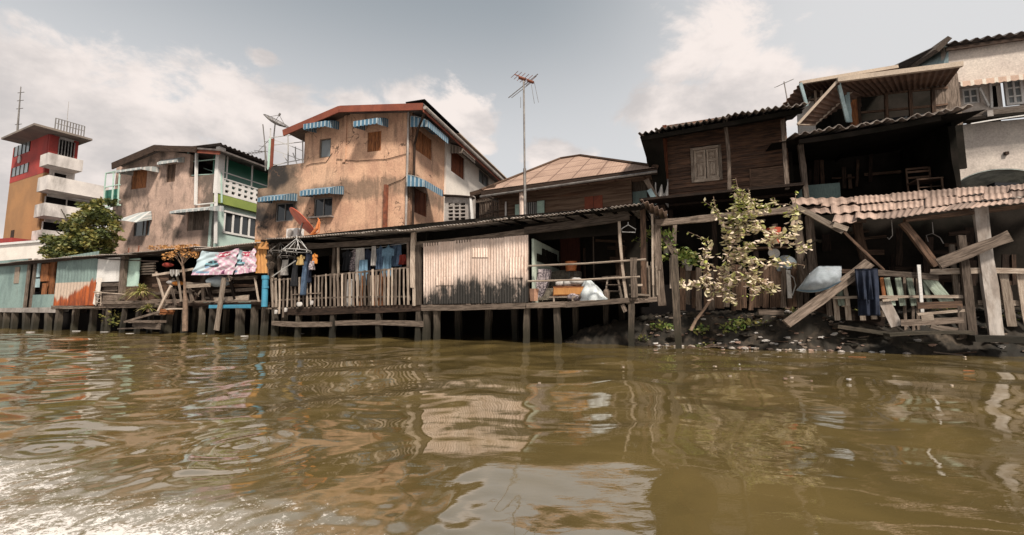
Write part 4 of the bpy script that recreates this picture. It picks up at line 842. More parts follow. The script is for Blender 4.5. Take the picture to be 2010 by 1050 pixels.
# awning roofs
def tin4(a,b2,c,d,pitch,amp,nm,mt='tin_rust',warp=.03,th=.012):
    x=B(); x.corr(a,b2,c,d,pitch,amp,th,warp); return x.build(nm,M[mt],vh)
M['tin_under']=mat('brown_tin',(.13,.075,.05),(.07,.04,.028),s=2,grime=(.22,.15,.11),ga=.3,gs=4,bump=.1,rnd=.2)
A_=V.at(1643,158,1.5); B_=V.at(1888,127,1.5); Cc=V.at(1858,168,-1.2); Dd=V.at(1690,190,-1.2); tin4(A_,B_,Cc,Dd,.16,.025,'awning_roof','tin_under')
b=B(); b.beam(A_+V.nn*.03,B_+V.nn*.03,.13,.09,V.nn,jit=0); b.build('gutter',M['soffit'],vh)
A2=V.at(1643,160,1.5); B2=V.at(1655,172,.9); C2=V.at(1600,244,.7); D2=V.at(1566,244,1.5)
tin4(A2,D2,C2,V.at(1690,186,-.6),.16,.025,'side_awning_roof','tin_under')
b=B(); b.beam(A2,D2,.07,.05,V.nn,jit=0); b.beam(D2,C2,.06,.05,V.nn,jit=0); b.beam(C2,V.at(1672,180,.2),.05,.05,V.nn,jit=0); b.build('awning_edge',M['soffit'],vh)
for a_ in (((1645,160),(1664,238),.09,.06,1.3,.7),((1662,182),(1668,240),.12,.06,.4,.4),((1571,163),(1584,208),.08,.06,.2,.0)): b=B(); b.bm(V,*a_); b.build('blue_strut',M['blue_light'],vh)
A3=V.at(1570,163,.0); B3=V.at(1762,131,-.4); C3=V.at(1740,165,-3); D3=V.at(1600,185,-3); tin4(A3,B3,C3,D3,.16,.025,'rear_awning_roof','tin_under')
tin4(A3,V.at(1530,212,.0),V.at(1560,215,-1.5),V.at(1600,180,-1.8),.16,.025,'rear_side_roof','tin_under')
b=B(); b.beam(A3,B3,.1,.08,V.nn,jit=0); b.build('rear_gutter',M['soffit'],vh)
b=B(); b.bpx(V,1566,200,1600,262,-1.6,-1.5); b.build('pale_wall',M['white'],vh,label='pale wall strip between the roofs')
b=B()
for x in (1600,1612,1628,1640): b.bm(V,(x,178),(x+2,214),.06,.06,-1.3)
b.bm(V,(1590,196),(1640,188),.05,.05,-1.3); b.build('balusters',M['wood_pale'],vh)
b=B(); b.bpx(V,1600,165,1690,215,-3,-2.9); b.build('rear_wall',M['wood_dark'],vh)
# chair inside
def chair(fr,x,yb,w_,o,label,mt):
    u,z=fr.hit(x,yb,o); t=thing('wooden_chair',fr.W(u,o,z),label,'chair'); h=w_
    b=B(); b.box(fr,u-h/2,u+h/2,o-h,o,z+.42,z+.46); b.build('seat',M[mt],t)
    for a in (-1,1):
        for c_,top in ((0,.42),(-h+.04,.95)): b=B(); b.box(fr,u+a*(h/2-.03)-.02,u+a*(h/2-.03)+.02,o+c_-.04,o+c_,z,z+top); b.build('leg',M[mt],t)
    b=B(); 
    for zz_ in (.62,.8,.9): b.box(fr,u-h/2+.05,u+h/2-.05,o-h+.003,o-h+.03,z+zz_,z+zz_+.06)
    b.build('backrest',M[mt],t)
    b=B(); b.box(fr,u-h/2+.05,u+h/2-.05,o-.035,o-.005,z+.18,z+.21); b.build('stretcher',M[mt],t)
chair(V,1828,379,.62,-.3,'old wooden chair in the black opening of the verandah house','wood_brown')
yagi('tv_antenna',V.at(1540,163,-.2),V.t+Vector((0,0,.35)),.35,5,.5,'small television antenna above the roof edge right of the dark boarded house',[V.at(1539,160,-.2),V.at(1547,205,-.2)],up=Vector((.5,.2,.25)),r=.008)

# ---------------- white walled house at the right edge ----------------
Wf=Fr(16.7,15.5,-16)
wh=thing('rendered_house',Wf.W(Wf.hit(1950,400)[0],0,.4),'beige and white house at the right edge with a rust striped awning','house')
ua,ub=Wf.hit(1862,180)[0],Wf.hit(2130,180)[0]; zt_=Wf.hit(1862,92)[1]; zt2=zt_
ops=[rc(Wf,1890,172,1924,203),rc(Wf,1944,164,1966,210),rc(Wf,1966,156,2008,208)]
zl_=Wf.hit(1935,232)[1]
M['cream_dirty']=mat('stained_white_wall',(.50,.43,.37),(.42,.355,.31),s=1.2,grime=(.20,.17,.145),ga=.36,gs=.8,gst=(1,1,1),bump=.3,bs=16,rnd=0)
b=B(); wall(b,Wf,[(ua,ub,zt2,zt2)],zl_,ops); b.build('upper_wall',M['cream_dirty'],wh)
b=B(); wall(b,Wf,[(ua,ub,zl_-.05,zl_-.05)],.4,[],-.3); b.build('lower_wall',M['cream_dirty'],wh)
window(wh,Wf,1890,172,1924,203,'white','glass_grey',(1,1),fw=.07); 
b=B(); b.box(Wf,*[rc(Wf,1940,160,2010,215)[i] for i in (0,1)],-1.2,-1.1,zl_,zt2); b.build('room_wall',M['dark'],wh)
window(wh,Wf,1972,156,2008,206,'white','glass_grey',(1,2),fw=.08,rec=.02)
b=B(); b.bm(Wf,(1943,162),(1946,212),.07,.07,.03); b.bm(Wf,(1922,172),(1940,208),.06,.06,.5,.03); b.build('open_casement',M['white'],wh)
b=B(); e0=Wf.at(1848,86,.35); e1=Wf.at(2130,43,.35); e1.z=e0.z; b.corr(e0,Wf.W((e1-Wf.p).dot(Wf.t),.35,e0.z),Wf.W((e1-Wf.p).dot(Wf.t),-4,e0.z+1.2),Wf.W((e0-Wf.p).dot(Wf.t),-4,e0.z+1.2),.32,.05,.015,.03); rf=b.build('roof',M['tin_dark'],wh)
b=B(); b.beam(Wf.at(1856,97,.2),Wf.at(2080,66,.2),.14,.06,Wf.nn); b.build('eave_beam',M['wood_dark'],rf)
b=B(); b.quad([Wf.at(1850,88,.8),Wf.at(1862,92,.1),Wf.at(1862,128,.1),Wf.at(1850,132,.0),Wf.at(1795,132,-3.2),Wf.at(1790,128,-3.2)]); b.build('gable_sheet',M['blue_light'],wh)
b=B(); b.beam(Wf.at(1852,86,.9),Wf.at(1790,128,-3.2),.16,.5,Wf.nn,jit=0); b.build('barge_board',M['wood_grey'],rf)
awning(wh,Wf,1884,2090,0,160,.9,M['aw_rust'],.2)
b=B(); b.bm(Wf,(1858,232),(2090,203),.3,.12,.12); b.build('ledge_beam',M['wood_pale'],wh)
b=B(); b.bm(Wf,(1864,240),(2090,216),.1,.35,.2); b.build('lower_eave',M['wood_black'],wh)
b=B(); b.bm(Wf,(1905,243),(2090,217),.04,.05,.42); b.build('eave_edge',M['white'],wh)
b=B(); b.bpx(Wf,1938,216,1950,228,.2,.4); b.build('lamp_box',M['conc'],wh)
# domed sheet and black object on the terrace
b=B(); c=Wf.at(1965,375,1.0)
b.surf(lambda s,t_:c+Wf.t*(1.35*math.cos(PI*(1-s)))+Vector((0,0,.78*math.sin(PI*s)*(1-t_*.35)))-Wf.nn*(t_*1.2),24,8,Vector((0,0,-.03)))
M['tarp']=mat('mottled_grey_tarp',(.30,.32,.29),(.15,.165,.155),s=3,grime=(.35,.35,.32),ga=.3,gs=5,gst=(1,1,1),rnd=.05)
tag(b.build('domed_cover',M['tarp'],smooth=True),'mottled grey domed cover against the stained white wall above the rusty roof','cover')
b=B(); b.bpx(Wf,1952,358,2000,374,1.05,1.3,jit=.04); tag(b.build('black_case',M['black_cloth']),'black flat case lying in front of the domed grey cover','case')
for (x,y) in ((1977,300),):
    b=B(); b.bpx(Wf,x-3,y-3,x+4,y+3,-.3,-.2); b.build('wall_fitting',M['wood_dark'],wh)
# =============== river front ===============
RU=lambda x,y=560,o=0:R.hit(x,y,o)[0]
RZ=lambda x,y,o=0:R.hit(x,y,o)[1]
# ---- teal hut, far left ----
th_=thing('tin_hut',R.W(RU(80),-.3,0),'long teal painted tin hut with a rust streaked panel at the left waterside','hut')
b=B(); b.bpx(R,-60,512,54,606,-.06,.0); b.build('wall_panel',M['teal'],th_,label='plain teal panel at the left end')
b=B(); b.bpx(R,28,524,37,556,.005,.03); b.build('patch_board',M['wood_pale'],th_)
b=B(); b.bpx(R,54,512,66,604,-.2,-.12); b.bpx(R,50,508,54,604,.0,.06); b.bpx(R,62,508,66,600,-.05,.02); b.build('door_frame',M['wood_grey'],th_)
b=B(); b.bpx(R,66,508,106,572,-.5,-.4); b.build('window_recess',M['wood_brown'],th_)
b=B(); b.bpx(R,67,516,76,544,-.1,-.04); b.bpx(R,69,547,75,564,-.1,-.04); b.build('window_pane',M['blue_light'],th_)
b=B(); b.bpx(R,80,518,94,552,-.2,-.1); b.bpx(R,82,556,90,578,-.1,-.05); b.bpx(R,92,512,105,578,-.25,-.18); b.build('door_board',M['wood_orange'],th_)
b=B(); b.bpx(R,63,578,106,604,-.06,.0); b.build('lower_panel',M['teal'],th_)
b=B(); u0,z0=R.hit(106,600); u1=RU(189); zt=RZ(150,503)
b.corr(R.W(u0,.02,z0),R.W(u1,.02,z0),R.W(u1,.02,zt+.15),R.W(u0,.02,zt),.25,.012,.01); b.build('rust_panel',M['teal_rust'],th_)
b=B(); b.bpx(R,-60,604,108,613,-.4,.12,jit=.03); b.build('concrete_sill',M['conc'],th_)
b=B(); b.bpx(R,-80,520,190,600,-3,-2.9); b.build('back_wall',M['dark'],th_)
b=B()
def roofstrip(pts,back,rise,o,pitch,amp,mt,par,nm='roof',over=.15,lab=None,tilt=0,drop=.0):
    b=B()
    for i in range(len(pts)-1):
        (x0,y0),(x1,y1)=pts[i],pts[i+1]; j=random.uniform(-.05,.08); A=R.at(x0,y0,o+j); Bq=R.at(x1,y1,o+j)
        ex=(Bq-A)*.03; dz=Vector((0,0,.012*(i%2))); b.corr(A+dz,Bq+ex+dz,Bq+ex+dz-R.nn*back+Vector((0,0,rise)),A+dz-R.nn*back+Vector((0,0,rise)),pitch,amp,.01,.03,edge=.03)
    return b.build(nm,M[mt],par,label=lab)
roofstrip([(-70,526),(-10,519),(60,511),(120,506),(192,501)],3,.35,.35,.12,.012,'tin_grey',th_)
b=B(); b.bm(R,(-60,526),(190,504),.1,.1,.15); b.build('eave_beam',M['wood_dark'],th_)
def piles(par,lst,o=0,w=.14,mt='pile',z1=None,lean=.0,nm='pile'):
    for x,yt in lst:
        b=B(); u,z=R.hit(x,yt,o); b.beam(R.W(u,o,z),R.W(u+random.uniform(-.06,.06)+lean,o+random.uniform(-.05,.05),-.4),w*random.uniform(.8,1.2),w,R.nn,jit=.02); b.build(nm,M[mt],par)
piles(th_,[(-20,612),(2,612),(14,612),(30,612),(52,612),(72,612),(96,612),(118,604),(150,604),(185,604)],0,.2)
b=B(); b.bm(R,(108,603),(200,605),.14,.3,.0); b.bm(R,(135,605),(196,603),.05,.4,.35); b.build('walkway',M['wood_grey'],th_)
# ---- small hut with white panel ----
hu=thing('wooden_hut',R.W(RU(240),-.3,0),'patched hut with a square white panel and pale green board beside the rust streaked hut','hut')
b=B(); b.bpx(R,190,506,234,553,-.05,.02,r=.5); b.build('white_panel',M['white'],hu)
b=B(); b.bpx(R,190,555,232,562,-.1,.1); b.bpx(R,190,562,230,572,-.15,.0); b.bpx(R,196,574,230,590,-.2,-.1); b.bpx(R,200,590,300,596,-.3,.2); b.build('shelf_boards',M['wood_grey'],hu)
for q_ in ((234,503,241,588,-.05,.1),(189,560,193,600,.0,.1)): b=B(); b.bpx(R,*q_); b.build('post',M['wood_grey'],hu)
b=B(); b.bpx(R,241,508,272,562,-.12,-.08,r=.5); b.build('pale_green_board',M['mint_door'],hu)
b=B(); b.bpx(R,238,562,272,590,-.1,-.05); b.bpx(R,272,540,330,592,-.6,-.5); b.build('board_wall',M['wood_brown'],hu)
b=B()
for k in range(5): b.bpx(R,272,516+k*5,302,519+k*5,-.3,-.22)
b.build('louvre',M['wood_pale'],hu)
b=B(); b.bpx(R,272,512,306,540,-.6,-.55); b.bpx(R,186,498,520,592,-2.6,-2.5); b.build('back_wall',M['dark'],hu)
roofstrip([(192,501),(250,498),(330,489),(384,485)],3,.3,.4,.12,.012,'tin_grey',hu)
b=B(); b.bm(R,(192,507),(310,513),.05,.05,.2); b.bm(R,(245,500),(380,489),.12,.1,.1); b.build('eave_beam',M['wood_dark'],hu)
b=B(); b.bpx(R,192,596,330,604,-.4,.1); b.build('floor_beam',M['wood_grey'],hu)
piles(hu,[(208,596),(215,590),(247,596),(275,600),(300,600),(323,604)],0,.15)
b=B(); b.bm(R,(186,598),(196,545),.3,.03,.15); tag(b.build('leaning_sheet',M['white_cream']),'narrow whitish sheet leaning between the rust streaked panel and the white panelled hut','board')
b=B(); b.tube([R.at(185,573,.3),R.at(245,578,.25)],.03,6); tag(b.build('bamboo_pole',M['wood_pale']),'pale pole lying across the front of the hut below its white panel','pole')
b=B(); b.tube([R.at(188,570,.2),R.at(188,600,.2)],.02,5); b.tube([R.at(198,572,.2),R.at(198,600,.2)],.02,5)
for y in (578,586,594): b.tube([R.at(188,y,.2),R.at(198,y,.2)],.018,4)
tag(b.build('ladder',M['wood_pale']),'tiny wooden ladder hanging below the white panel','ladder')
# plants
def spiky(loc,n,L,label,mt,cat='plant',name='spiky_plant',lean=0):
    t=thing(name,loc,label,cat); b=B()
    for k in range(n):
        a=random.uniform(0,2*PI); e=random.uniform(.1,1.5); d=Vector((math.cos(a)*math.cos(e),math.sin(a)*math.cos(e),math.sin(e))); l=L*random.uniform(.6,1.1); sd=d.cross(Vector((0,0,1))).normalized()*.022*random.uniform(.6,1.3)
        P=[loc+Vector((0,0,L*.25))+d*l*s_-Vector((0,0,.55*l*s_*s_)) for s_ in (0,.35,.7,1)]; r=random.random()
        for i in range(3): w0,w1=(1,1,.7,.05)[i],(1,1,.7,.05)[i+1]; b.quad([P[i]-sd*w0,P[i]+sd*w0,P[i+1]+sd*w1,P[i+1]-sd*w1],r=r)
    b.build('leaves',M[mt],t); s=B(); s.tube([loc,loc+Vector((0,0,L*.28))],[.06,.04],6); s.build('stem',M['bark'],t); return t
spiky(R.at(277,585,.2),170,.85,'yellow green spiky plant spilling over the hut ledge right of the pale green board','leaf_yucca')
spiky(R.at(290,612,.35),60,.5,'dry straw coloured tuft hanging below the large spiky plant','leaf_yucca',name='spiky_plant')
t=thing('small_tree',R.at(363,650,.45),'bare little tree with dry orange leaves and a long trunk before the jetty','tree')
b=B(); tr0=R.at(361,540,.45); b.tube([R.at(363,650,.45),R.at(364,590,.45),tr0,R.at(358,512,.45)],[.09,.08,.05,.03],7); tips=[]
for (x,y) in [(335,500),(342,494),(350,488),(362,486),(372,492),(383,497),(330,506),(370,500),(378,488),(392,500)]:
    e=R.at(x,y,.45+random.uniform(-.4,.3)); b.tube([R.at(358,random.uniform(508,526),.45),R.at((x+358)/2,(y+506)/2-2,.45),e],[.018,.012,.006],4); tips.append(e)
b.build('trunk',M['bark'],t); b=B()
for e in tips: foliage(b,e,.22,.2,.14,26,.13)
b.build('leaves',M['leaf_dry'],t)
# ---- cluttered jetty ----
jt=thing('wooden_jetty',R.W(RU(430),-.2,0),'ramshackle jetty of grey planks and crossed posts below the pink banner','jetty')
PL=[ # (x0,y0,x1,y1,w,o,mat)
 (300,540,380,528,.09,.25,'wood_pale'),(306,534,322,588,.07,.2,'wood_pale'),(346,534,356,592,.07,.15,'wood_pale'),(336,560,345,600,.09,.05,'wood_grey'),
 (366,556,410,559,.10,.2,'wood_pale'),(367,562,412,559,.14,.3,'wood_pale'),(372,565,378,592,.14,.15,'wood_grey'),(398,560,400,592,.14,.0,'wood_grey'),
 (300,560,372,556,.14,-.2,'wood_brown'),(296,575,372,572,.12,-.2,'wood_grey'),(296,590,372,590,.12,.0,'wood_grey'),(310,548,330,548,.12,-.1,'wood_brown'),
 (404,548,418,596,.16,.0,'wood_dark'),(452,548,464,596,.13,-.1,'wood_dark'),(415,590,488,585,.22,-.1,'wood_pale'),(370,592,520,590,.06,.1,'wood_grey'),
 (410,573,505,567,.12,-.2,'wood_grey'),(410,560,505,560,.10,-.25,'wood_brown'),(420,548,505,544,.12,-.2,'wood_grey'),(380,600,520,602,.2,-.1,'wood_dark'),
 (500,545,508,592,.04,.2,'wood_pale'),(300,600,345,604,.12,.1,'wood_grey'),(322,607,358,606,.05,.3,'wood_pale'),(300,615,322,618,.1,.2,'wood_grey')]
for x0,y0,x1,y1,w_,o,mt in PL: b=B(); b.bm(R,(x0,y0),(x1,y1),w_,.05,o); b.build('plank',M[mt],jt)
for k in range(26):
    x=random.uniform(300,405); y=random.uniform(550,600); a=random.uniform(-1,1); b=B(); dx=random.uniform(10,24); dy=random.uniform(-14,14)*(abs(a)>.5)+random.uniform(-2,2)
    b.bm(R,(x,y),(x+dx*(1 if abs(a)<.5 else .3),y+dy*1.4),random.uniform(.05,.12),.04,random.uniform(-.7,-.15)); b.build('plank',M[random.choice(['wood_grey','wood_brown','wood_pale','wood_grey'])],jt)
b=B(); b.bpx(R,295,530,520,592,-1.6,-1.5); b.build('back_boards',M['wood_dark'],jt)
b=B(); b.box(R,RU(296),RU(520),-1.5,.0,RZ(400,600),RZ(400,594)); b.build('deck',M['wood_dark'],jt)
b=B(); b.bpx(R,410,598,490,605,.2,.26,jit=.01); b.build('blue_board',M['blue_pvc'],jt,label='bright blue horizontal board')
piles(jt,[(335,604),(365,604),(398,602),(418,604),(470,604),(475,604),(500,602),(522,598)],-.1,.17)
piles(jt,[(350,604),(385,604),(445,604)],-1.0,.16)
b=B(); b.bm(R,(310,612),(336,561),.12,.05,.35); tag(b.build('leaning_board',M['wood_pale']),'pale board propped diagonally against the jetty near the spiky plant','board')
b=B(); b.bm(R,(425,648),(440,544),.19,.06,.35); tag(b.build('leaning_board',M['wood_pale']),'long pale plank leaning from the water up to the banner knot','board')
b=B(); b.bm(R,(244,632),(312,612),.08,.05,.5); b.bm(R,(262,631),(315,631),.09,.4,.5); b.bm(R,(262,635),(314,641),.22,.06,.55); b.bm(R,(236,645),(275,644),.05,.2,.7); tag(b.build('gangplank',M['wood_grey']),'low grey landing plank at the water below the leaning pale board','plank')
b=B(); b.bpx(R,308,606,325,612,.0,.35,jit=.02); b.bpx(R,312,612,325,617,.0,.3); tag(b.build('timber_block',M['wood_orange']),'orange brown timber block at the foot of the leaning board','block')
b=B(); b.surf(lambda s,t_:R.at(334+s*18,529+t_*14*(.5+.5*abs(math.sin(s*7))),.32+.05*math.sin(s*19)),14,6,R.nn*.01); tag(b.build('cloth_rag',M['cloth_white']),'small white rag over the jetty rail left of the banner','cloth')
for i,(x,y,mt,lb) in enumerate([(338,554,'cloth_white','crumpled white bag on the jetty planks under the white rag'),(349,556,'cloth_orange','small orange brown bundle on the jetty beside the white bag'),(330,520,'cloth_red','small red bottle shaped object in the dark under the hut roof'),(430,552,'grey_cloth','rounded grey bundle lying on the planks below the banner')]):
    b=B(); c=R.at(x,y,.0); rr=.16 if i<3 else .35
    b.surf(lambda s,t_:c+Vector((math.cos(s*6.283)*math.sin(t_*PI)*rr*1.4,math.sin(s*6.283)*math.sin(t_*PI)*rr*.8,math.cos(t_*PI)*rr*.55))*(1+.25*mn.noise(Vector((s*4,t_*5,i*3.)))),14,9); tag(b.build('bundle',M[mt],smooth=True),lb,'bundle')
# blue pipe and yellow tin strip
b=B(); b.tube([R.at(521,546,.25),R.at(519,602,.25)],.1,12); b.tube([R.at(521,541,.25),R.at(521,548,.25)],.12,12); b.tube([R.at(521,562,.25),R.at(521,566,.25)],.112,12); tag(b.build('blue_pipe',M['blue_pvc']),'upright bright blue plastic pipe beside the picket verandah','pipe')
b=B(); b.corr(R.at(501,536,.3),R.at(524,536,.3),R.at(522,482,.3),R.at(500,482,.3),.15,.03,.01); tag(b.build('yellow_sheet',M['yellow_tin']),'narrow orange yellow corrugated strip hanging right of the banner','sheet')
b=B()
for k in range(4): b.bpx(R,500+k*2,470+k*4,522+k,476+k*4,.34+.02*k,.38+.02*k,jit=.03)
tag(b.build('folded_cloth',M['yellow_tin']),'folded orange cloth stuffed under the roof edge above the yellow strip','cloth')
t=thing('wicker_basket',R.at(530,518,.2),'long worn basket hanging on the first verandah post','basket'); b=B(); b.tube([R.at(529,497,.2),R.at(530,505,.2),R.at(532,518,.2),R.at(531,528,.2)],[.08,.15,.15,.08],10); b.build('basket',M['wood_grey'],t)
# ---- banner ----
import colorsys
bc={'w':(.62,.55,.56),'p':(.55,.33,.41),'p2':(.58,.44,.49),'b':(.45,.54,.57),'c':(.16,.33,.38),'d':(.035,.05,.06),'r':(.40,.05,.09),'s':(.20,.30,.42),'k':(.14,.03,.08)}
def bart(s,t,sh=0):
    """print on the vinyl: two-tone car, oval emblem, slanted stripes"""
    n=.05*mn.noise(Vector((s*4,t*4,2)))
    col='b' if s<.42-.35*(t-.4)+n else ('p2' if (s+t+n)%.22<.10 else 'w')
    if s>.42 and (s*1.1-t*.9+n)%.17<.07: col='p'
    if ((s-.66)/.19)**2+((t-.13)/.11)**2<1: col='r' if (abs(t-.13)>.03+.05*math.sin(s*60)*.5) else 'w'
    x,y=(s-.42)/.26,(t-.52)/.26
    if abs(x)<.62 and -.15<y<.5: col='c' if y<.1 else 'd'
    if abs(x+.05)<.42 and -.62<y<=-.12 and (y+.7)>abs(x)*.75: col='d' if abs(x)>.06 and y>-.5 else 'c'
    if (x+.42)**2+(y-.5)**2<.05: col='s'
    if abs(y-.16)<.05 and abs(x)<.35: col='b'
    if t>.86+n*.3: col='p' if (s*9)%1<.72 else 'w'
    if .12<s<.42 and .84<t<.92: col='s'
    if .74<s<.80 and t>.80 and t<.97: col='k'
    if s<.13 and .78<t<.9 and (s*40+t*30)%2<1: col='s'
    return bc[col]
mb=bpy.data.materials.new('printed_vinyl'); mb.use_nodes=True; g=G(mb.node_tree); at=g.n('ShaderNodeAttribute',attribute_name='Col'); g.nt.links.new(at.outputs['Color'],mb.node_tree.nodes['Principled BSDF'].inputs['Base Color']); mb.node_tree.nodes['Principled BSDF'].inputs['Roughness'].default_value=.5
def banner(cs,label,s0=0,s1=1,o=.45):
    P=[R.at(x,y,o) for x,y in cs]; b=B(); NS,NT=110,80
    def f(s,t_):
        p=P[0].lerp(P[1],s).lerp(P[3].lerp(P[2],s),t_); sag=-.10*math.sin(PI*s)*(1-t_); w_=.035*math.sin((s*1.0+t_*.8)*22+3*mn.noise(Vector((s*3,t_*3,0))))*(.4+s*.6)
        return p+Vector((0,0,sag))+R.nn*(w_+.05*mn.noise(Vector((s*4,t_*4,9))))
    b.surf(f,NS,NT,-R.nn*.004); b.col=[]
    k=0
    for fi,uv in enumerate(b.uv): s=sum(q[0] for q in uv)/4; t_=sum(q[1] for q in uv)/4; b.col.append(bart(s0+s*(s1-s0),t_))
    return tag(b.build('vinyl_banner',mb,smooth=True),label,'banner',None)
banner([(397,492),(469,487),(458,539),(374,540)],'wide pink and white vinyl banner printed with a pale blue car, left of the two')
banner([(469,489),(501,487),(503,533),(459,539)],'narrow folded pink vinyl banner showing half a pale blue car, touching the yellow strip',.30,.98,.40)
b=B(); 
for k in range(7): a=random.uniform(0,6.28); b.tube([R.at(448,541,.5),R.at(448+9*math.cos(a),544+8*abs(math.sin(a)),.55),R.at(450+4*math.sin(a),552,.5)],.018,5)
tag(b.build('rope_knot',M['wood_grey']),'tangle of rope knotted at the foot of the wide banner','rope')

# ---- the stilt house ----
sh=thing('stilt_house',R.W(RU(900),-.5,0),'long timber river hut on piles with picket verandah, pale corrugated wall and open porch','stilt house')
zd0,zd1=RZ(540,604),RZ(826,598); zp0,zp1=RZ(1040,594),RZ(1258,585)
b=B()
for (xa,xb,za,zb2) in ((528,826,zd0,zd1),(826,1040,zd1,zp0),(1040,1266,zp0,zp1)):
    ua,ub=RU(xa),RU(xb); n=int((ub-ua)/.16)+1
    for k in range(n):
        a=ua+(ub-ua)*k/n; z=za+(zb2-za)*k/n; b.box(R,a+.005,a+(ub-ua)/n-.005,-2.9,.06+random.uniform(-.03,.05),z-.05,z,jit=.005)
b.build('deck',M['wood_grey'],sh)
for (p_,q_,w_,o,mt) in [((560,611),(700,608),.22,.05,'wood_dark'),((700,608),(828,603),.22,.04,'wood_dark'),((536,634),(652,636),.16,.1,'wood_grey'),((660,634),(832,636),.16,.06,'wood_grey'),((828,604),(1034,600),.16,.1,'wood_grey'),((1034,600),(1110,597),.15,.13,'wood_grey'),((1105,599),(1236,589),.13,.08,'wood_grey'),((1230,592),(1290,587),.13,.0,'wood_grey')]:
    b=B(); b.bm(R,p_,q_,w_,.12,o); b.build('floor_beam',M[mt],sh)
piles(sh,[(540,606),(588,606),(655,606),(745,608),(824,600),(838,606),(858,606)],0,.17)
piles(sh,[(1035,603),(1093,600),(1240,590)],.0,.16); piles(sh,[(620,606),(700,606),(790,606),(900,606),(960,606),(1010,606),(1130,600),(1190,596)],-1.3,.17); piles(sh,[(560,606),(850,606),(1060,600),(1220,590)],-2.3,.17)
b=B(); b.bm(R,(1222,598),(1228,612),.1,.08,.05); b.build('bracket',M['wood_grey'],sh)
# roof: eave line of corrugated sheets
ev=[(520,469),(570,467),(640,462),(710,457),(780,452),(850,446),(920,438),(990,430),(1060,423),(1130,416),(1200,408),(1262,401)]
roofstrip(ev,4.2,.45,.55,.105,.017,'tin_grey',sh)
b=B(); A_=R.at(1255,402,.6); Bq=R.at(1308,416,.7); b.corr(A_,Bq,Bq-R.nn*2.2+Vector((0,0,.3)),A_-R.nn*2.2+Vector((0,0,.5)),.13,.03,.012,.16,edge=.2); b.build('bent_roof_sheet',M['tin_rust'],sh)
b=B(); u0,u1=RU(525),RU(1262)
def eu(x,dy=0,o=.3): return R.at(x,469-(x-520)*.0915+dy,o)
b.beam(eu(525,6),eu(1262,6),.12,.1,R.nn)
for k in range(24): u=u0+(u1-u0)*k/23.; x=525+(1262-525)*k/23.; p_=eu(x,6); b.beam(p_+R.nn*.25,p_-R.nn*3.8+Vector((0,0,.38)),.08,.06,R.t)
b.build('rafters',M['wood_black'],sh)
for (p_,q_,w_,o,mt) in [((562,486),(806,471),.17,.02,'wood_grey'),((808,482),(1034,455),.17,.06,'wood_grey'),((1030,453),(1235,424),.2,.12,'wood_grey'),((516,478),(562,480),.06,.1,'wood_dark')]:
    b=B(); b.bm(R,p_,q_,w_,.09,o); b.build('head_beam',M[mt],sh)
b=B(); b.beam(R.at(540,500,-.4),R.at(1250,440,-.4),.5,.05,R.nn); b.build('header_boards',M['wood_black'],sh)
for (p_,q_,w_,o,mt) in [((529,482),(538,604),.12,.06,'wood_grey'),((547,498),(550,545),.1,-.1,'wood_grey'),((657,486),(654,545),.1,-.1,'wood_grey'),((664,486),(664,545),.07,.02,'wood_pale'),((812,456),(811,565),.15,.12,'wood_pale'),((822,482),(822,599),.16,.1,'wood_grey'),((814,565),(814,600),.1,.1,'wood_pale'),((802,470),(803,590),.09,.0,'wood_grey'),((1036,455),(1036,592),.08,.07,'wood_dark'),((1215,434),(1230,587),.07,.1,'wood_pale'),((1262,402),(1264,582),.13,.0,'wood_brown'),((1280,420),(1282,560),.05,.1,'wood_pale'),((1244,506),(1246,583),.16,.14,'wood_grey'),((1284,440),(1292,530),.14,-.3,'wood_grey')]:
    b=B(); b.bm(R,p_,q_,w_,.09 if w_>.08 else .05,o); b.build('post',M[mt],sh)
# pickets
b=B()
PX=[(534+i*7.6) for i in range(36)]
for i,x in enumerate(PX):
    if 566<x<572: continue
    yt=546 if x<575 else (544-(x-575)*.0862+random.uniform(-2,2)); yb=603-(x-534)*.018; 
    if x<560: yb+=random.uniform(-2,22)
    b=B(); wd=random.uniform(.045,.085); b.bm(R,(x+random.uniform(-1,1),yt),(x+random.uniform(-1.5,1.5),yb),wd,.02,.14+random.uniform(-.02,.02)); b.build('picket',M[random.choice(['wood_pale','wood_pale','wood_grey'])],sh)
for i,x in enumerate([694,703,711,722,733,742,748,755,763,727,738]):
    b=B(); b.bm(R,(x,542-random.uniform(0,6)),(x+random.uniform(-3,3),600),random.uniform(.06,.12),.02,.05); b.build('picket',M[random.choice(['wood_orange','wood_brown','wood_pale'])],sh)
b=B(); b.bm(R,(576,546),(803,525),.05,.04,.10); b.bm(R,(575,578),(630,575),.03,.03,.18); b.bm(R,(535,550),(572,547),.05,.04,.10); b.bm(R,(535,590),(803,582),.05,.04,.10); b.build('picket_rail',M['wood_grey'],sh)
# back walls
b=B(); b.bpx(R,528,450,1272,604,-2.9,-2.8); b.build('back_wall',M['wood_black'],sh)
for uu,zz_ in ((RU(830),3.6),(RU(540),3.3)): b=B(); b.box(R,uu,uu+.06,-2.8,-.1,zd0,zz_); b.build('partition',M['wood_black'],sh)
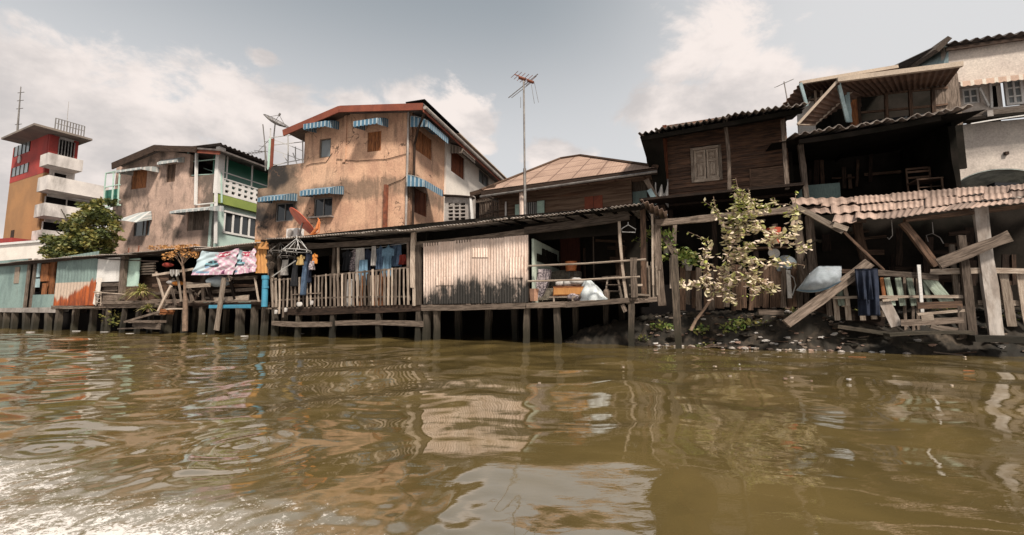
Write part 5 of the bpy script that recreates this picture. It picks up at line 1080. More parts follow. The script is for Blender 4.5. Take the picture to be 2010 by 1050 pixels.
# corrugated wall: overlapping sheets, each a little different
xs=[831,861,893,926,958,990,1012,1035]
tops=[477,475,472,470,468,465,463,461]
b=B()
for i in range(7):
    x0,x1=xs[i],xs[i+1]+2; t0=tops[i]; t1=tops[i]-(2 if i else 1); o=.10+.012*(i%2)
    b.corr(R.at(x0,597-i*.5,o),R.at(x1,596.5-i*.5,o),R.at(x1,t1,o),R.at(x0,t0,o),.085,.009,.006)
for (x0,y0,x1,y1) in ((927,486,957,505),(856,543,890,560),(1000,504,1028,545)):
    o=.135; b.corr(R.at(x0,y1,o),R.at(x1,y1,o),R.at(x1,y0,o),R.at(x0,y0+1,o),.085,.013,.005,r=random.uniform(.7,1))
b.build('corrugated_wall',M['tin_pale'],sh)
# porch side wall and interior
f=R.side(RU(1043),0); b=B(); b.box(R,RU(1043),RU(1043)+.06,-2.8,-.05,zp0,RZ(1045,468)); 
M['porch_green']=mat('faded_green_wall',(.42,.46,.38),(.34,.38,.32),s=2,grime=(.14,.13,.11),ga=.3,gs=2.5,bump=.1,rnd=0)
b.build('porch_side_wall',M['porch_green'],sh)
uw=RU(1043)+.06
b=B(); b.box(R,uw+.003,uw+.04,-2.6,-.3,RZ(1045,510),RZ(1045,495)); 
for k in range(5): b.box(R,uw+.003,uw+.045,-2.4+k*.35,-2.2+k*.35,RZ(1045,510),RZ(1045,480))
b.build('wall_boards',M['wood_black'],sh)
b=B(); b.bpx(R,1100,447,1138,560,-2.1,-2.0); b.build('curtain',M['wood_red_dark'],sh,label='dull red hanging in the shade')
b=B(); b.bpx(R,1164,452,1166,560,-1.6,-1.55); b.build('inner_post',M['wood_grey'],sh)
for (p_,q_) in (((1037,522),(1268,509)),((1036,552),(1256,543))):
    b=B(); mid=R.at((p_[0]+q_[0])/2,(p_[1]+q_[1])/2+1.5,.16); b.tube([R.at(*p_,.16),mid,R.at(*q_,.16)],.028,6); b.build('porch_rail',M['wood_pale'],sh)
b=B()
for i in range(11):
    x=1268+i*2.6; b.bm(R,(x,random.uniform(505,530)+i*2),(x+random.uniform(-1,3),random.uniform(578,592)),.035,.025,-.3+.05*(i%3))
b.build('thin_slats',M['wood_pale'],sh)
b=B(); b.bm(R,(1236,560),(1262,560),.05,.3,-.1); b.bm(R,(1236,578),(1275,580),.05,.4,-.1); b.build('side_shelf',M['wood_pale'],sh)

# ---- laundry and drying rings ----
def garment(x,yt,w,h,o,mt,kind,label,fr=R,k=1.0,name='hanging_shirt',cat='shirt'):
    """x,yt hanger point, w,h in metres"""
    u,z=fr.hit(x,yt,o); b=B(); sd=random.random()*20
    def prof(t):
        if kind=='shirt': return (.18+.9*t/.08*.25 if t<.08 else (1.0 if t<.32 else (.62 if t<.36 else .62+.06*t)))
        if kind=='jeans': return .9-.1*t
        return 1.0
    def f(s,t_):
        wd=w*prof(t_)*.5; q=(s-.5)*2; return fr.W(u+q*wd,o+.05*math.sin(q*7+sd)*(.3+t_)+.03*math.sin(q*17+sd+t_*4)*t_,z-h*t_-(.12*w*abs(q) if kind=='shirt' and t_<.36 else 0))
    b.surf(f,26,22,fr.nn*.012); o_=tag(b.build(name,M[mt],smooth=True),label,cat); return o_
L_=[(683,489,.35,.7,-.3,'black_cloth','shirt','black shirt hung just right of the middle verandah post'),
(697,487,.38,.75,-.35,'cloth_pattern','shirt','grey patterned shirt hung second right of the middle verandah post'),
(707,487,.3,1.05,-.2,'cloth_white','x','long dull white cloth hung beside the patterned shirt'),
(714,510,.28,.8,-.1,'cloth_blue','x','light blue cloth hanging low behind the fence top, left of the navy shirt'),
(722,486,.45,1.0,-.25,'navy','shirt','large navy shirt in the middle of the washing line'),
(737,484,.35,.95,-.35,'black_cloth','shirt','black shirt hung between the navy shirt and the cream towel'),
(734,483,.13,.62,-.1,'cloth_white','x','narrow cream towel with a dark hem on the washing line'),
(748,482,.32,.75,-.2,'denim','shirt','mid blue shirt with a white edge on the washing line'),
(763,480,.42,1.0,-.15,'cloth_blue','shirt','pale blue long shirt, brightest garment on the washing line'),
(777,479,.35,.7,-.3,'denim','x','dark blue cloth right of the pale blue shirt'),
(789,500,.25,.3,-.3,'cloth_red','x','red cloth crumpled at the right end of the washing line')]
for x,y,w_,h,o,mt,kd,lb in L_: garment(x,y,w_*1.15,h*1.05,o,mt,kd if kd!='x' else '',lb,name='hanging_shirt' if kd=='shirt' else 'hanging_cloth',cat='shirt' if kd=='shirt' else 'cloth')
L2=[(592,500,.34,.35,.34,'cloth_yellow','shirt','mustard shirt hanging from the white drying ring'),
(600,512,.22,1.15,.30,'denim','jeans','faded blue jeans hanging over the picket fence'),
(608,497,.30,1.0,.22,'navy','x','navy trousers hanging behind the blue jeans'),
(618,497,.22,.35,.28,'cloth_orange','shirt','orange shirt hanging right of the navy trousers'),
(613,512,.2,.3,.36,'cloth_pattern','x','small black and white patterned cloth below the orange shirt'),
(582,508,.24,.95,.18,'black_cloth','x','long black trousers hanging left of the blue jeans'),
(561,510,.3,.55,-.05,'cloth_white','x','grey cloth hanging behind the left pickets')]
for x,y,w_,h,o,mt,kd,lb in L2: garment(x,y,w_,h,o,mt,kd if kd!='x' else '',lb,name='hanging_shirt' if kd=='shirt' else 'hanging_cloth',cat='shirt' if kd=='shirt' else ('trousers' if ('jeans' in lb or 'trousers' in lb) else 'cloth'))
b=B(); b.tube([R.at(670,489,-.2),R.at(735,486,-.2),R.at(802,477,-.2)],.008,4); tag(b.build('clothes_line',M['wire']),'thin washing line strung across the right half of the picket verandah','rope')
def ring(cx,cy,rx,o,label,top,mt='wire'):
    c=R.at(cx,cy,o); rr=abs(R.hit(cx+rx,cy,o)[0]-R.hit(cx,cy,o)[0]); t=thing('drying_ring',c,label,'drying rack','round drying racks on the verandah'); b=B()
    for q in (1,.93): b.tube([c+(R.t*math.cos(k*PI/12)+R.nn*math.sin(k*PI/12))*rr*q for k in range(25)],.012,4,False)
    b.build('ring',M[mt],t); b=B(); tp=R.at(cx,top,o)
    for k in range(4): a=k*PI/2+.5; b.tube([c+(R.t*math.cos(a)+R.nn*math.sin(a))*rr*.95,tp],.01,4)
    b.tube([tp,tp+Vector((0,0,.12))],.012,4); b.build('spokes',M[mt],t); s=B()
    for k in range(8): a=k*PI/4; s.box(R,(c-R.p).dot(R.t)+rr*math.cos(a)-.01,(c-R.p).dot(R.t)+rr*math.cos(a)+.01,(c-R.p).dot(R.nn)+rr*math.sin(a)-.01,(c-R.p).dot(R.nn)+rr*math.sin(a)+.01,c.z-.07,c.z-.01); s.build('peg',M[mt],t); s=B()
ring(582,492,20,.62,'white round drying ring hung from the roof edge above the jeans',468); ring(550,494,15,.3,'grey drying ring hung furthest left on the verandah',476,'metal'); ring(565,504,13,.1,'grey drying ring tilted just below the white one',484,'metal')
b=B(); b.tube([R.at(534,543,.25),R.at(580,512,.3)],.018,5); tag(b.build('bamboo_pole',M['wire']),'thin pale stick slanting up from the pickets to the drying rings','pole')
for i,(x,y,w_,lb) in enumerate([(542,612,.12,'white rag tied low on the first picket'),(561,608,.1,'second white rag tied on the left pickets'),(588,597,.26,'white pot on the deck edge at the pickets'),(612,594,.12,'white cloth scrap caught between the pickets'),(686,575,.3,'pale board patch standing inside the pickets')]):
    b=B(); c=R.at(x,y,.22 if i<4 else -.1); hh=.14 if i!=4 else .9
    b.surf(lambda s,t_:c+R.t*(w_*.5*math.cos(s*6.283)*(.6+.4*math.sin(t_*PI)))+R.nn*(.06*math.sin(s*6.283))+Vector((0,0,(t_-.5)*hh)),10,6); tag(b.build('rag' if i not in (2,4) else ('pot' if i==2 else 'board_patch'),M['cloth_white' if i!=4 else 'white'],smooth=True),lb,'rag' if i not in (2,4) else ('pot' if i==2 else 'board'))
# ---- roof objects ----
dc=R.at(594,436,-.6); d_=dish(R,dc,.66,(.60,.40,.70),-.0001,M['dish_red'],'red_satellite_dish','faded red satellite dish tilted on a tripod at the roof edge of the river hut',True,.35)
for ch in list(d_.children):
    if ch.name.startswith('feed'): bpy.data.objects.remove(ch)
b=B(); b.tube([dc-Vector((0,0,.02)),R.at(586,468,-.6)],.03,6); b.build('pole',M['metal'],d_)
b=B(); p0=R.at(586,466,.4)
for (x,y) in ((566,489),(583,490),(602,488)): b.tube([p0,R.at(x,y,.62)],.014,5)
b.build('stay_rods',M['wire'],d_)
b=B(); b.tube([R.at(610,462,-.4),R.at(622,448,-.4),R.at(627,430,-.4)],[.05,.06,.03],6); b.tube([R.at(612,462,-.4),R.at(626,456,-.4),R.at(628,436,-.4),R.at(624,428,-.4)],.022,5); tag(b.build('dish_arm',M['orange_paint']),'orange curved bracket lying on the roof right of the red dish','bracket')
a_=thing('air_conditioner',R.at(573,465,-1.),'small white outdoor air conditioner unit behind the red dish','air conditioner'); b=B(); b.bpx(R,562,448,584,466,-1.3,-1.0); b.build('case',M['white'],a_)
b=B(); c=R.at(570,457,-.99); b.disc(c,R.t*.14,Vector((0,0,.14)),20,R.nn*.02); b.build('fan_grille',M['conc'],a_)

# ---- porch things ----
def pu(x,y,o): return R.at(x,y,o)
zpd=(zp0+zp1)/2+.0
t=thing('armchair',R.W(RU(1085,570,-.9),-.9,zp0),'worn grey brown upholstered armchair on the porch by the pale green wall','armchair')
ua=RU(1070,560,-.9)
b=B(); b.box(R,ua,ua+.95,-1.3,-.6,zp0+.08,zp0+.42,jit=.02); b.build('seat',M['uph'],t)
b=B(); b.surf(lambda s,q:R.W(ua+.0+s*.95,-1.3-.12*q,zp0+.4+q*.55+.06*math.sin(s*PI)),8,5,-R.nn*.14); b.build('backrest',M['uph'],t,smooth=True)
for k in (0,1):
    b=B(); uu=ua-.1+k*.98; b.tube([R.W(uu+.04,-1.35,zp0+.62),R.W(uu+.04,-1.0,zp0+.66),R.W(uu+.04,-.55,zp0+.6),R.W(uu+.04,-.5,zp0+.3),R.W(uu+.04,-.5,zp0+.08)],[.10,.12,.13,.12,.1],8); b.box(R,uu-.05,uu+.12,-1.3,-.5,zp0+.05,zp0+.55); b.build('armrest',M['uph'],t,smooth=False)
b=B(); b.surf(lambda s,q:R.W(ua-.16+.28*math.sin(q*PI*.5)+.03,-.45+.1*math.cos(s*3),zp0+.15+q*.8)+R.t*((s-.5)*.3),8,8,R.nn*.12); b.build('throw',M['cloth_pattern'],t,smooth=True)
t=thing('wooden_crate',R.W(RU(1115,575,-.25),-.25,zp0),'orange brown wooden drawer piled with odds and ends on the porch','crate')
b=B(); zc=RZ(1115,580,-.2); ua,ub=RU(1086,570,-.2),RU(1149,570,-.2); b.box(R,ua,ub,-.6,-.2,zc,zc+.24,jit=.02); b.build('drawer',M['wood_orange'],t)
b=B(); b.box(R,ua+.02,ub-.02,-.2,-.17,zc+.03,zc+.21); b.build('drawer_front',M['yellow_tin'],t)
b=B(); b.box(R,ua-.1,ub-.25,-.55,-.1,zc-.06,zc-.02); b.box(R,ua+.02,ua+.06,-.14,-.1,zp0,zc-.06); b.box(R,ub-.35,ub-.31,-.14,-.1,zp0,zc-.06); b.build('low_stand',M['wood_pale'],t)
for i,(x,y,rr,mt,lb) in enumerate([(1100,557,.10,'cloth_white','small pale bundle at the left on the orange drawer'),(1118,556,.13,'cloth_white','pale cloth heap in the middle on the orange drawer'),(1132,553,.14,'cloth_white','big whitish bag on the right end of the orange drawer'),(1128,583,.14,'cloth_pattern','mixed rags stuffed beneath the orange drawer'),(1143,590-8,.1,'wood_grey','dark bundle on the deck under the right end of the drawer')]):
    b=B(); c=R.at(x,y,-.4 if i<3 else -.25); b.surf(lambda s,q:c+Vector((math.cos(s*6.283)*math.sin(q*PI)*rr*1.5,math.sin(s*6.283)*math.sin(q*PI)*rr,math.cos(q*PI)*rr*.8))*(1+.3*mn.noise(Vector((math.cos(s*6.28)*2,q*5,i*3.)))),16,10); tag(b.build('bundle',M[mt],smooth=True),lb,'bundle')
b=B(); c=R.at(1166,589,-.3); c.z=zpd
def sack(s,q):
    a=s*6.283; r_=.34*(1-q**1.6*.75)*(1+.16*math.sin(a*5+q*6)+.12*mn.noise(Vector((math.cos(a)*2,math.sin(a)*2,q*4)))); return c+R.t*(r_*math.cos(a)-.16*q)+R.nn*(r_*.7*math.sin(a))+Vector((0,0,q*.55))
b.surf(sack,36,18); tag(b.build('plastic_sack',M['sack'],smooth=True),'bulging white plastic sack slumped on the porch deck','sack')
t=thing('stool',R.W(RU(1203,580,-.6),-.6,zpd),'tall grey round stool with splayed legs near the right end of the porch','stool'); us=RU(1203,560,-.6); b=B(); c=R.W(us,-.6,RZ(1203,543,-.6)); b.disc(c,R.t*.30,R.nn*.26,20,Vector((0,0,-.04))); b.build('seat',M['wood_grey'],t)
for a in (.6,2.2,3.8,5.3): b=B(); b.beam(c+(R.t*math.cos(a)+R.nn*math.sin(a))*.18-Vector((0,0,.04)),Vector((c.x,c.y,zpd))+(R.t*math.cos(a)+R.nn*math.sin(a))*.34,.04,.04,R.nn); b.build('leg',M['wood_pale'],t)
b=B()
for hz in (.25,.42): b.tube([Vector((c.x,c.y,zpd+hz))+(R.t*math.cos(a)+R.nn*math.sin(a))*.27 for a in (.6,2.2,3.8,5.3,.6)],.014,4)
b.build('rungs',M['wood_grey'],t)
t=thing('orange_bucket',R.at(1121,575,-1.1),'orange red tub on a thin metal stand against the dark porch wall','bucket'); c=R.at(1121,532,-1.1); b=B(); b.tube([c,c+Vector((0,0,.28))],[.15,.18],14,r=.5); b.build('tub',M['orange_paint'],t); b=B()
for k in range(3): a=k*2.1; b.tube([c+Vector((.1*math.cos(a),.1*math.sin(a),0)),Vector((c.x+.16*math.cos(a),c.y+.16*math.sin(a),zp0))],.012,4)
b.build('stand',M['metal'],t)
b=B(); c=R.at(1048,591,.0); b.tube([c,c+Vector((0,0,.34))],[.10,.13],4,r=.5); tag(b.build('plant_pot',M['terra']),'square pale terracotta pot on the deck at the left porch post','pot')
b=B(); c=R.at(1191,588,-.3); b.tube([c,c+Vector((0,0,.22)),c+Vector((0,0,.28))],[.08,.09,.05],10); tag(b.build('jar',M['wood_grey']),'small brown jar on the porch between the white sack and the stool','jar')
t=thing('coat_hanger',R.at(1233,438,.15),'white wire coat hanger dangling from the porch beam','hanger'); b=B(); h0=R.at(1233,441,.15); b.tube([h0,R.at(1220,449,.15),R.at(1221,455,.15),R.at(1247,456,.15),R.at(1248,450,.15),h0,R.at(1233,436,.15)],.011,5); b.build('frame',M['wire'],t)
b=B(); b.bpx(R,1048,463,1062,464,-.6,-.55); c=R.at(1070,455,-.8); foliage(b,c,.25,.15,.18,40,.12); tag(b.build('hanging_plant',M['leaf_dark']),'dark trailing plant in the top left corner of the porch','plant')

# ---- gap with shrub: long beam, fence, posts ----
t=thing('trestle',R.at(1420,440,-.6),'long weathered beam carried on leaning posts between the porch and the rusty lean-to','frame')
b=B(); b.bm(R,(1287,438),(1400,428),.17,.12,-.45); b.bm(R,(1395,428),(1562,412),.17,.12,-.45,-.5); b.build('long_beam',M['wood_grey'],t)
for (p_,q_,w_,o) in [((1288,430),(1300,600),.2,-.5),((1325,440),(1322,520),.1,-.9),((1300,455),(1326,500),.16,-.7),((1562,420),(1580,560),.18,-.6),((1586,425),(1592,540),.12,-.8),((1520,440),(1528,600),.12,-1.4)]:
    b=B(); b.bm(R,p_,q_,w_,w_*.7,o); b.build('post',M['wood_grey'],t)
t=thing('picket_fence',R.at(1440,620,-.9),'dark weathered picket fence standing on the mud behind the shrub','fence')
for i in range(27):
    x=1340+i*11.0+random.uniform(-2,2); 
    if x>1585 and x<1600: continue
    b=B(); b.bm(R,(x,random.uniform(518,534)),(x+random.uniform(-1,2),random.uniform(596,610)),random.uniform(.10,.15),.025,-.9); b.build('picket',M[random.choice(['wood_grey','wood_brown','wood_brown'])],t)
b=B(); b.bm(R,(1335,545),(1640,540),.07,.05,-.95); b.bm(R,(1335,588),(1640,586),.07,.05,-.95); b.build('rail',M['wood_dark'],t)
t=thing('wood_shelf',R.at(1480,490,-1.2),'shadowy plank shelf behind the shrub carrying odds and ends','shelf'); b=B(); b.bm(R,(1460,490),(1548,486),.05,.35,-1.2); b.build('shelf_board',M['wood_brown'],t)
b=B(); b.bm(R,(1462,436),(1500,434),.04,.3,-1.2); b.build('upper_board',M['wood_grey'],t)
b=B(); c=R.at(1519,497,-1.1); b.disc(c,R.t*.13,Vector((0,.02,.13)),18,R.nn*.03); tag(b.build('enamel_bowl',M['white']),'round white bowl hanging in the shade right of the shrub','bowl')
b=B(); c=R.at(1520,478,-1.3); b.tube([c,c+Vector((0,0,.4))],[.12,.17],12,r=.4); tag(b.build('red_bucket',M['dish_red']),'dull red bucket on the shelf above the white bowl','bucket')
b=B(); c=R.at(1542,520,-1.0); b.disc(c,R.t*.24,Vector((0,.02,.24)),20,R.nn*.05); tag(b.build('round_basin',M['grey_cloth']),'round grey green basin behind the right hand twigs of the shrub','basin')
b=B(); b.tube([R.at(1545,535,-.8),R.at(1558,545,-.8),R.at(1562,560,-.8),R.at(1555,580,-.8)],.015,5); tag(b.build('hose',M['wire']),'curved white hose hanging on the dark fence beside the grey canvas','hose')
b=B(); b.bpx(R,1545,530,1553,585,-.85,-.8); tag(b.build('white_slat',M['white']),'single whitish slat on the dark fence beside the hose','board')
for i,(x,y,lb) in enumerate([(1345,520,'small clay pot with greenery on the dark fence, furthest left'),(1352,531,'larger clay pot with greenery just behind the mooring post'),(1308,498,'hanging pot of pale leaves beside the right porch post')]):
    c=R.at(x,y,-.8); t=thing('potted_plant',c,lb,'plant'); b=B(); b.tube([c,c+Vector((0,0,.14))],[.07,.1],10); b.build('pot',M['conc'],t); b=B(); foliage(b,c+Vector((0,0,.28)),.32,.25,.2,110,.13); b.build('leaves',M['leaf_green'],t)
c=R.at(1290,470,-.7); t=thing('climbing_plant',c,'green leafy climber among the posts at the right end of the porch','plant'); b=B()
for (x,y) in ((1285,455),(1300,462),(1262,468),(1310,460),(1300,505)): foliage(b,R.at(x,y,-.7),.24,.3,.12,30,.14)
b.build('leaves',M['leaf_green'],t); b=B(); b.tube([R.at(1296,560,-.7),R.at(1292,500,-.7),R.at(1300,455,-.7)],.02,5); b.build('stem',M['bark'],t)
# mooring post, two planks
t=thing('mooring_post',R.at(1328,640,.9),'tall weathered mooring post standing in the water left of the shrub','post')
b=B(); u,z=R.hit(1322,500,.9); pb=at_z(1330,684,0); b.beam(R.at(1323,501,.9),Vector((pb.x+.03,pb.y,-.5)),.15,.12,R.nn,jit=.012); b.build('post',M['pile'],t)
b=B(); b.bm(R,(1316,506),(1317,566),.05,.05,.8); b.build('side_plank',M['wood_pale'],t)

# ---- shrub ----
Sh=Fr(4.9,10.35,-21); SP=lambda x,y,o=0:Sh.at(x,y,o)
t=thing('shrub',SP(1368,622),'leafy shrub with cream and yellow green leaves leaning out over the river','shrub')
br=[[(1356,648,0),(1366,628,0),(1385,603,0),(1400,580,.05),(1412,560,.1),(1428,520,.1),(1432,490,.1),(1432,450,.1)],[(1428,520,.1),(1450,492,.2),(1470,482,.3)],[(1428,500,.1),(1445,470,.1),(1460,440,.15),(1450,400,.2),(1450,378,.2)],[(1432,470,.1),(1420,430,.1),(1405,410,.1)],
 [(1450,492,.2),(1480,480,.4),(1520,465,.5),(1560,445,.4),(1560,412,.4)],[(1430,505,.1),(1470,510,.4),(1500,512,.5),(1550,515,.5)],[(1412,560,.1),(1440,550,.3),(1470,535,.4),(1500,560,.5),(1520,568,.5)],[(1400,580,.05),(1390,545,.1),(1383,500,.1),(1385,470,.1)],[(1385,545,.1),(1360,560,.1),(1335,556,.2)],[(1440,470,.1),(1480,440,.3),(1490,405,.3),(1520,400,.3)],[(1460,440,.2),(1500,450,.4),(1540,470,.5),(1580,488,.5)],[(1460,500,.3),(1476,530,.5),(1480,575,.5)],[(1412,560,.1),(1440,590,.3),(1425,575,.3)],[(1432,450,.1),(1440,415,.2),(1458,385,.2)],[(1432,470,.1),(1465,425,.3),(1475,395,.3)]]
b=B(); lf_=B()
for j,pl in enumerate(br):
    P_=[SP(x,y,o-.2) for x,y,o in pl]; r0=.045 if j==0 else .016; b.tube(P_,[r0*(1-.75*i/(len(P_)-1)) for i in range(len(P_))],6)
    L=[(P_[i],P_[i+1]) for i in range(len(P_)-1)]
    for i,(a,c) in enumerate(L):
        if j==0 and i<4: continue
        for k in range(int((c-a).length/.014)):
            p=a.lerp(c,random.random())+Vector((random.gauss(0,.06),random.gauss(0,.08),random.gauss(0,.05))); d=Vector((random.gauss(0,1),random.gauss(-.3,.8),random.gauss(-.25,.5))).normalized(); s_=random.uniform(.10,.175); q=d.cross(Vector((random.gauss(0,.4),random.gauss(0,.4),1))).normalized(); up=d.cross(q)*.15*s_
            r=min(1,max(0,random.gauss(.80 if p.z<2.9 else .6,.25)))
            m1,m2=p+d*s_*.3,p+d*s_*.7; lf_.quad([p,m1+q*s_*.26+up,m2+q*s_*.24+up,p+d*s_],r=r); lf_.quad([p,p+d*s_,m2-q*s_*.24+up,m1-q*s_*.26+up],r=r)
    for k in range(3 if j else 0):
        a=P_[-1]; e=a+Vector((random.gauss(0,.2),random.gauss(0,.15),random.gauss(.05,.12))); b.tube([a,e],.006,4)
        for q_ in range(9):
            p=a.lerp(e,random.random()); d=Vector((random.gauss(0,1),random.gauss(0,.8),random.gauss(0,.5))).normalized(); s_=random.uniform(.06,.12); q=d.cross(Vector((0,0,1))).normalized(); lf_.quad([p,p+d*s_*.5+q*s_*.27,p+d*s_,p+d*s_*.5-q*s_*.27],r=random.random())
b.build('stems',M['bark'],t,smooth=True); lf_.build('leaves',M['leaf_shrub'],t)

# ---- lean-to with rusty roof ----
ln=thing('lean_to',R.W(RU(1800),-.6,.3),'open lean-to shelter under a rusty corrugated roof at the right waterside','shelter')
# three overlapping courses of sheets stepping down towards the water
fl=[(1572,418),(1662,433),(1760,428),(1830,420),(1900,409),(2010,398),(2110,386)]
def course(pf,of,zf_,pb_,ob,n,mt='tin_rust',pitch=.10,amp=.012,lift=0):
    b=B()
    for k in range(n):
        s0,s1=k/n,(k+1.08)/n
        def L(pts,s,o):
            q=s*(len(pts)-1); i=min(int(q),len(pts)-2); fq=q-i; return R.at(pts[i][0]*(1-fq)+pts[i+1][0]*fq,pts[i][1]*(1-fq)+pts[i+1][1]*fq,o)
        j=random.uniform(-.06,.1); dz=Vector((0,0,lift+.012*(k%2)+random.uniform(0,.01))); wp=.05 if k>1 else .12
        b.corr(L(pf,s0,of+j)+dz,L(pf,s1,of+j)+dz,L(pb_,s1,ob)+dz,L(pb_,s0,ob)+dz,pitch*(1.9 if k<2 else 1),amp*(1.6 if k<2 else 1),.008,wp,edge=.12)
    return b
b=course([(1635,430),(1700,436),(1770,428),(1830,420),(1900,409),(2010,398),(2110,386)],.35,0,[(1640,419),(1700,417),(1780,410),(1850,402),(1920,397),(2010,390),(2110,380)],-.45,9)
b.build('roof_course',M['tin_rust'],ln,label='lowest overlapping course of rusty sheets')
b=course([(1580,421),(1660,421),(1750,416),(1850,406),(1930,396),(2010,389),(2110,378)],-.3,0,[(1572,408),(1660,404),(1750,399),(1850,390),(1930,383),(2010,377),(2110,368)],-1.3,9,lift=.02)
b.build('roof_course',M['tin_rust'],ln,label='middle course of rusty sheets')
b=course([(1556,405),(1640,406),(1750,401),(1850,392),(1930,385),(2010,378),(2110,370)],-1.15,0,[(1550,398),(1640,393),(1750,385),(1850,377),(1930,371),(2010,366),(2110,358)],-2.3,9,lift=.04)
b.build('roof_course',M['tin_rust'],ln,label='topmost course of rusty sheets')
b=B(); b.bm(R,(1556,402),(1655,455),.12,.05,-.1,.4); b.build('verge_board',M['wood_pale'],ln)
b=B(); b.bm(R,(1636,440),(1664,450),.1,.04,.42); b.build('broken_board',M['wood_pale'],ln)
b=B(); b.bm(R,(1662,437),(1700,434),.05,.06,.25); b.bm(R,(1775,432),(2110,392),.08,.1,.1); b.bm(R,(1640,425),(1900,410),.08,.08,-.5); b.build('purlin',M['wood_brown'],ln)
def mp(p_,q_,w_,o,o2,mt,nm='post',lab=None,d=None): b=B(); b.bm(R,p_,q_,w_,d or w_*.6,o,o2); return b.build(nm,M[mt],ln,label=lab)
M['post_white']=mat('flaking_white_post',(.42,.37,.33),(.26,.21,.175),s=4,st=(1,1,.3),grime=(.08,.055,.04),ga=.38,gs=5,gst=(1,1,.25),bump=.5,bs=14,rnd=.05)
mp((1923,406),(1957,672),.22,.1,.1,'post_white',lab='thick flaking whitish main post',d=.08)
mp((1682,440),(1706,540),.16,-.6,-.6,'wood_brown'); mp((1886,462),(1910,668),.13,.15,.15,'wood_grey'); mp((1868,480),(1880,600),.08,.0,.0,'wood_pale')
mp((1657,455),(1735,530),.05,.3,.1,'wood_brown','brace'); mp((1771,436),(1838,522),.13,.0,.0,'wood_brown','brace'); mp((1590,430),(1600,560),.14,-.9,-.9,'wood_grey'); mp((1568,425),(1580,560),.16,-1.,-1.,'wood_grey')
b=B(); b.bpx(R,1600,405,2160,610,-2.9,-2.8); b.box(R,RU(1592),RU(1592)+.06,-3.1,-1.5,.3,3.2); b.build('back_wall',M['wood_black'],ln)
b=B(); b.bm(R,(1842,518),(1982,463),.22,.07,.32); tag(b.build('diagonal_board',M['wood_grey']),'thick weathered board slanting across the flaking white post','board')
b=B(); b.bm(R,(1544,636),(1706,516),.2,.07,.45,.2); tag(b.build('leaning_board',M['wood_grey']),'heavy grey plank leaning from the mud up past the blue grey canvas','board')
def clutter(par,fr,x0,x1,y0,y1,o,n,nm='inner_board'):
    for k in range(n):
        x=random.uniform(x0,x1); y=random.uniform(y0,y1); b=B()
        if random.random()<.55: b.bm(fr,(x,y),(x+random.uniform(-3,3),min(y1,y+random.uniform(30,90))),random.uniform(.06,.2),.04,o+random.uniform(0,.3))
        else: b.bm(fr,(x,y),(min(x1,x+random.uniform(25,80)),y+random.uniform(-6,2)),random.uniform(.05,.15),.04,o+random.uniform(0,.3))
        b.build(nm,M[random.choice(['wood_dark','wood_dark','wood_brown'])],par)
clutter(ln,R,1620,1990,445,560,-2.7,34); clutter(sh,R,560,800,490,560,-2.7,14); clutter(sh,R,1110,1230,460,560,-2.7,14); clutter(vh,V,1590,1850,285,370,-2.8,18)
# fence of the lean-to
fn_=thing('picket_fence',R.at(1800,640,.1),'patched fence of pale and mint boards along the lean-to','fence')
def fp_(p_,q_,w_,o,mt,nm='picket',lab=None): b=B(); b.bm(R,p_,q_,w_,.03,o); b.build(nm,M[mt],fn_,label=lab)
fp_((1650,532),(1716,534),.09,.1,'wood_brown','rail'); fp_((1708,534),(1842,545),.12,.18,'wood_grey','rail'); fp_((1826,534),(2110,536),.11,.08,'wood_pale','rail'); fp_((1634,584),(1892,582),.06,.12,'wood_pale','rail'); fp_((1732,590),(1762,587),.05,.2,'wood_pale','rail'); fp_((1920,594),(2100,597),.1,-.05,'wood_pale','rail'); fp_((1600,600),(1735,632),.22,-.1,'wood_dark','rail')
for (x0,x1,w_,mt) in [(1644,1652,.12,'mint_old'),(1655,1665,.07,'wood_pale'),(1740,1752,.1,'mint_old'),(1762,1772,.1,'mint_old'),(1784,1794,.1,'mint_old'),(1813,1826,.08,'mint_old'),(1730,1738,.06,'wood_orange')]: fp_((x0,545),(x1,600),w_,.05,mt)
fp_((1822,546),(1862,596),.2,.08,'mint_old',lab='wide slanting mint board')
for x in (1625,1640,1662,1690,1712,1728): fp_((x,586),(x+4,622+random.uniform(-4,8)),.1,-.02,random.choice(['wood_grey','wood_pale']))
for (x,w_) in [(1972,.14),(2006,.13),(2040,.13),(2075,.13)]: fp_((x-4,532),(x+14,640),w_,.0,'wood_pale')
for x in (1775,1790,1800,1880,1955): fp_((x,540),(x+3,650),.05,-.05,'wood_grey')
fp_((1735,590),(1760,640),.2,.15,'post_white','post','broad flaking board at the middle of the fence')
fp_((1803,520),(1813,640),.05,.25,'white')
# pallet / broken bench frame
pt=thing('broken_pallet',R.at(1830,640,.4),'broken wooden frame of grey slats leaning on the fence left of the main post','frame')
for (p_,q_,w_,mt) in [((1800,590+10),(1888,597),.13,'wood_brown'),((1768,634),(1890,628),.12,'wood_grey'),((1800,617),(1893,609),.05,'wood_pale'),((1808,624),(1832,622),.12,'wood_pale'),((1826,640),(1885,654),.08,'wood_pale'),((1886,600),(1890,664),.12,'wood_grey'),((1842,640),(1880,646),.04,'wood_grey')]:
    b=B(); b.bm(R,p_,q_,w_,.04,.42); b.build('slat',M[mt],pt)
b=B(); b.bm(R,(1740,657),(1905,652),.06,.3,.5); b.bm(R,(1905,664),(2000,666),.12,.3,.5); b.bm(R,(1640,640),(1740,655),.08,.3,.1); tag(b.build('landing_plank',M['pile']),'low wet planks along the waterline below the main post','plank')
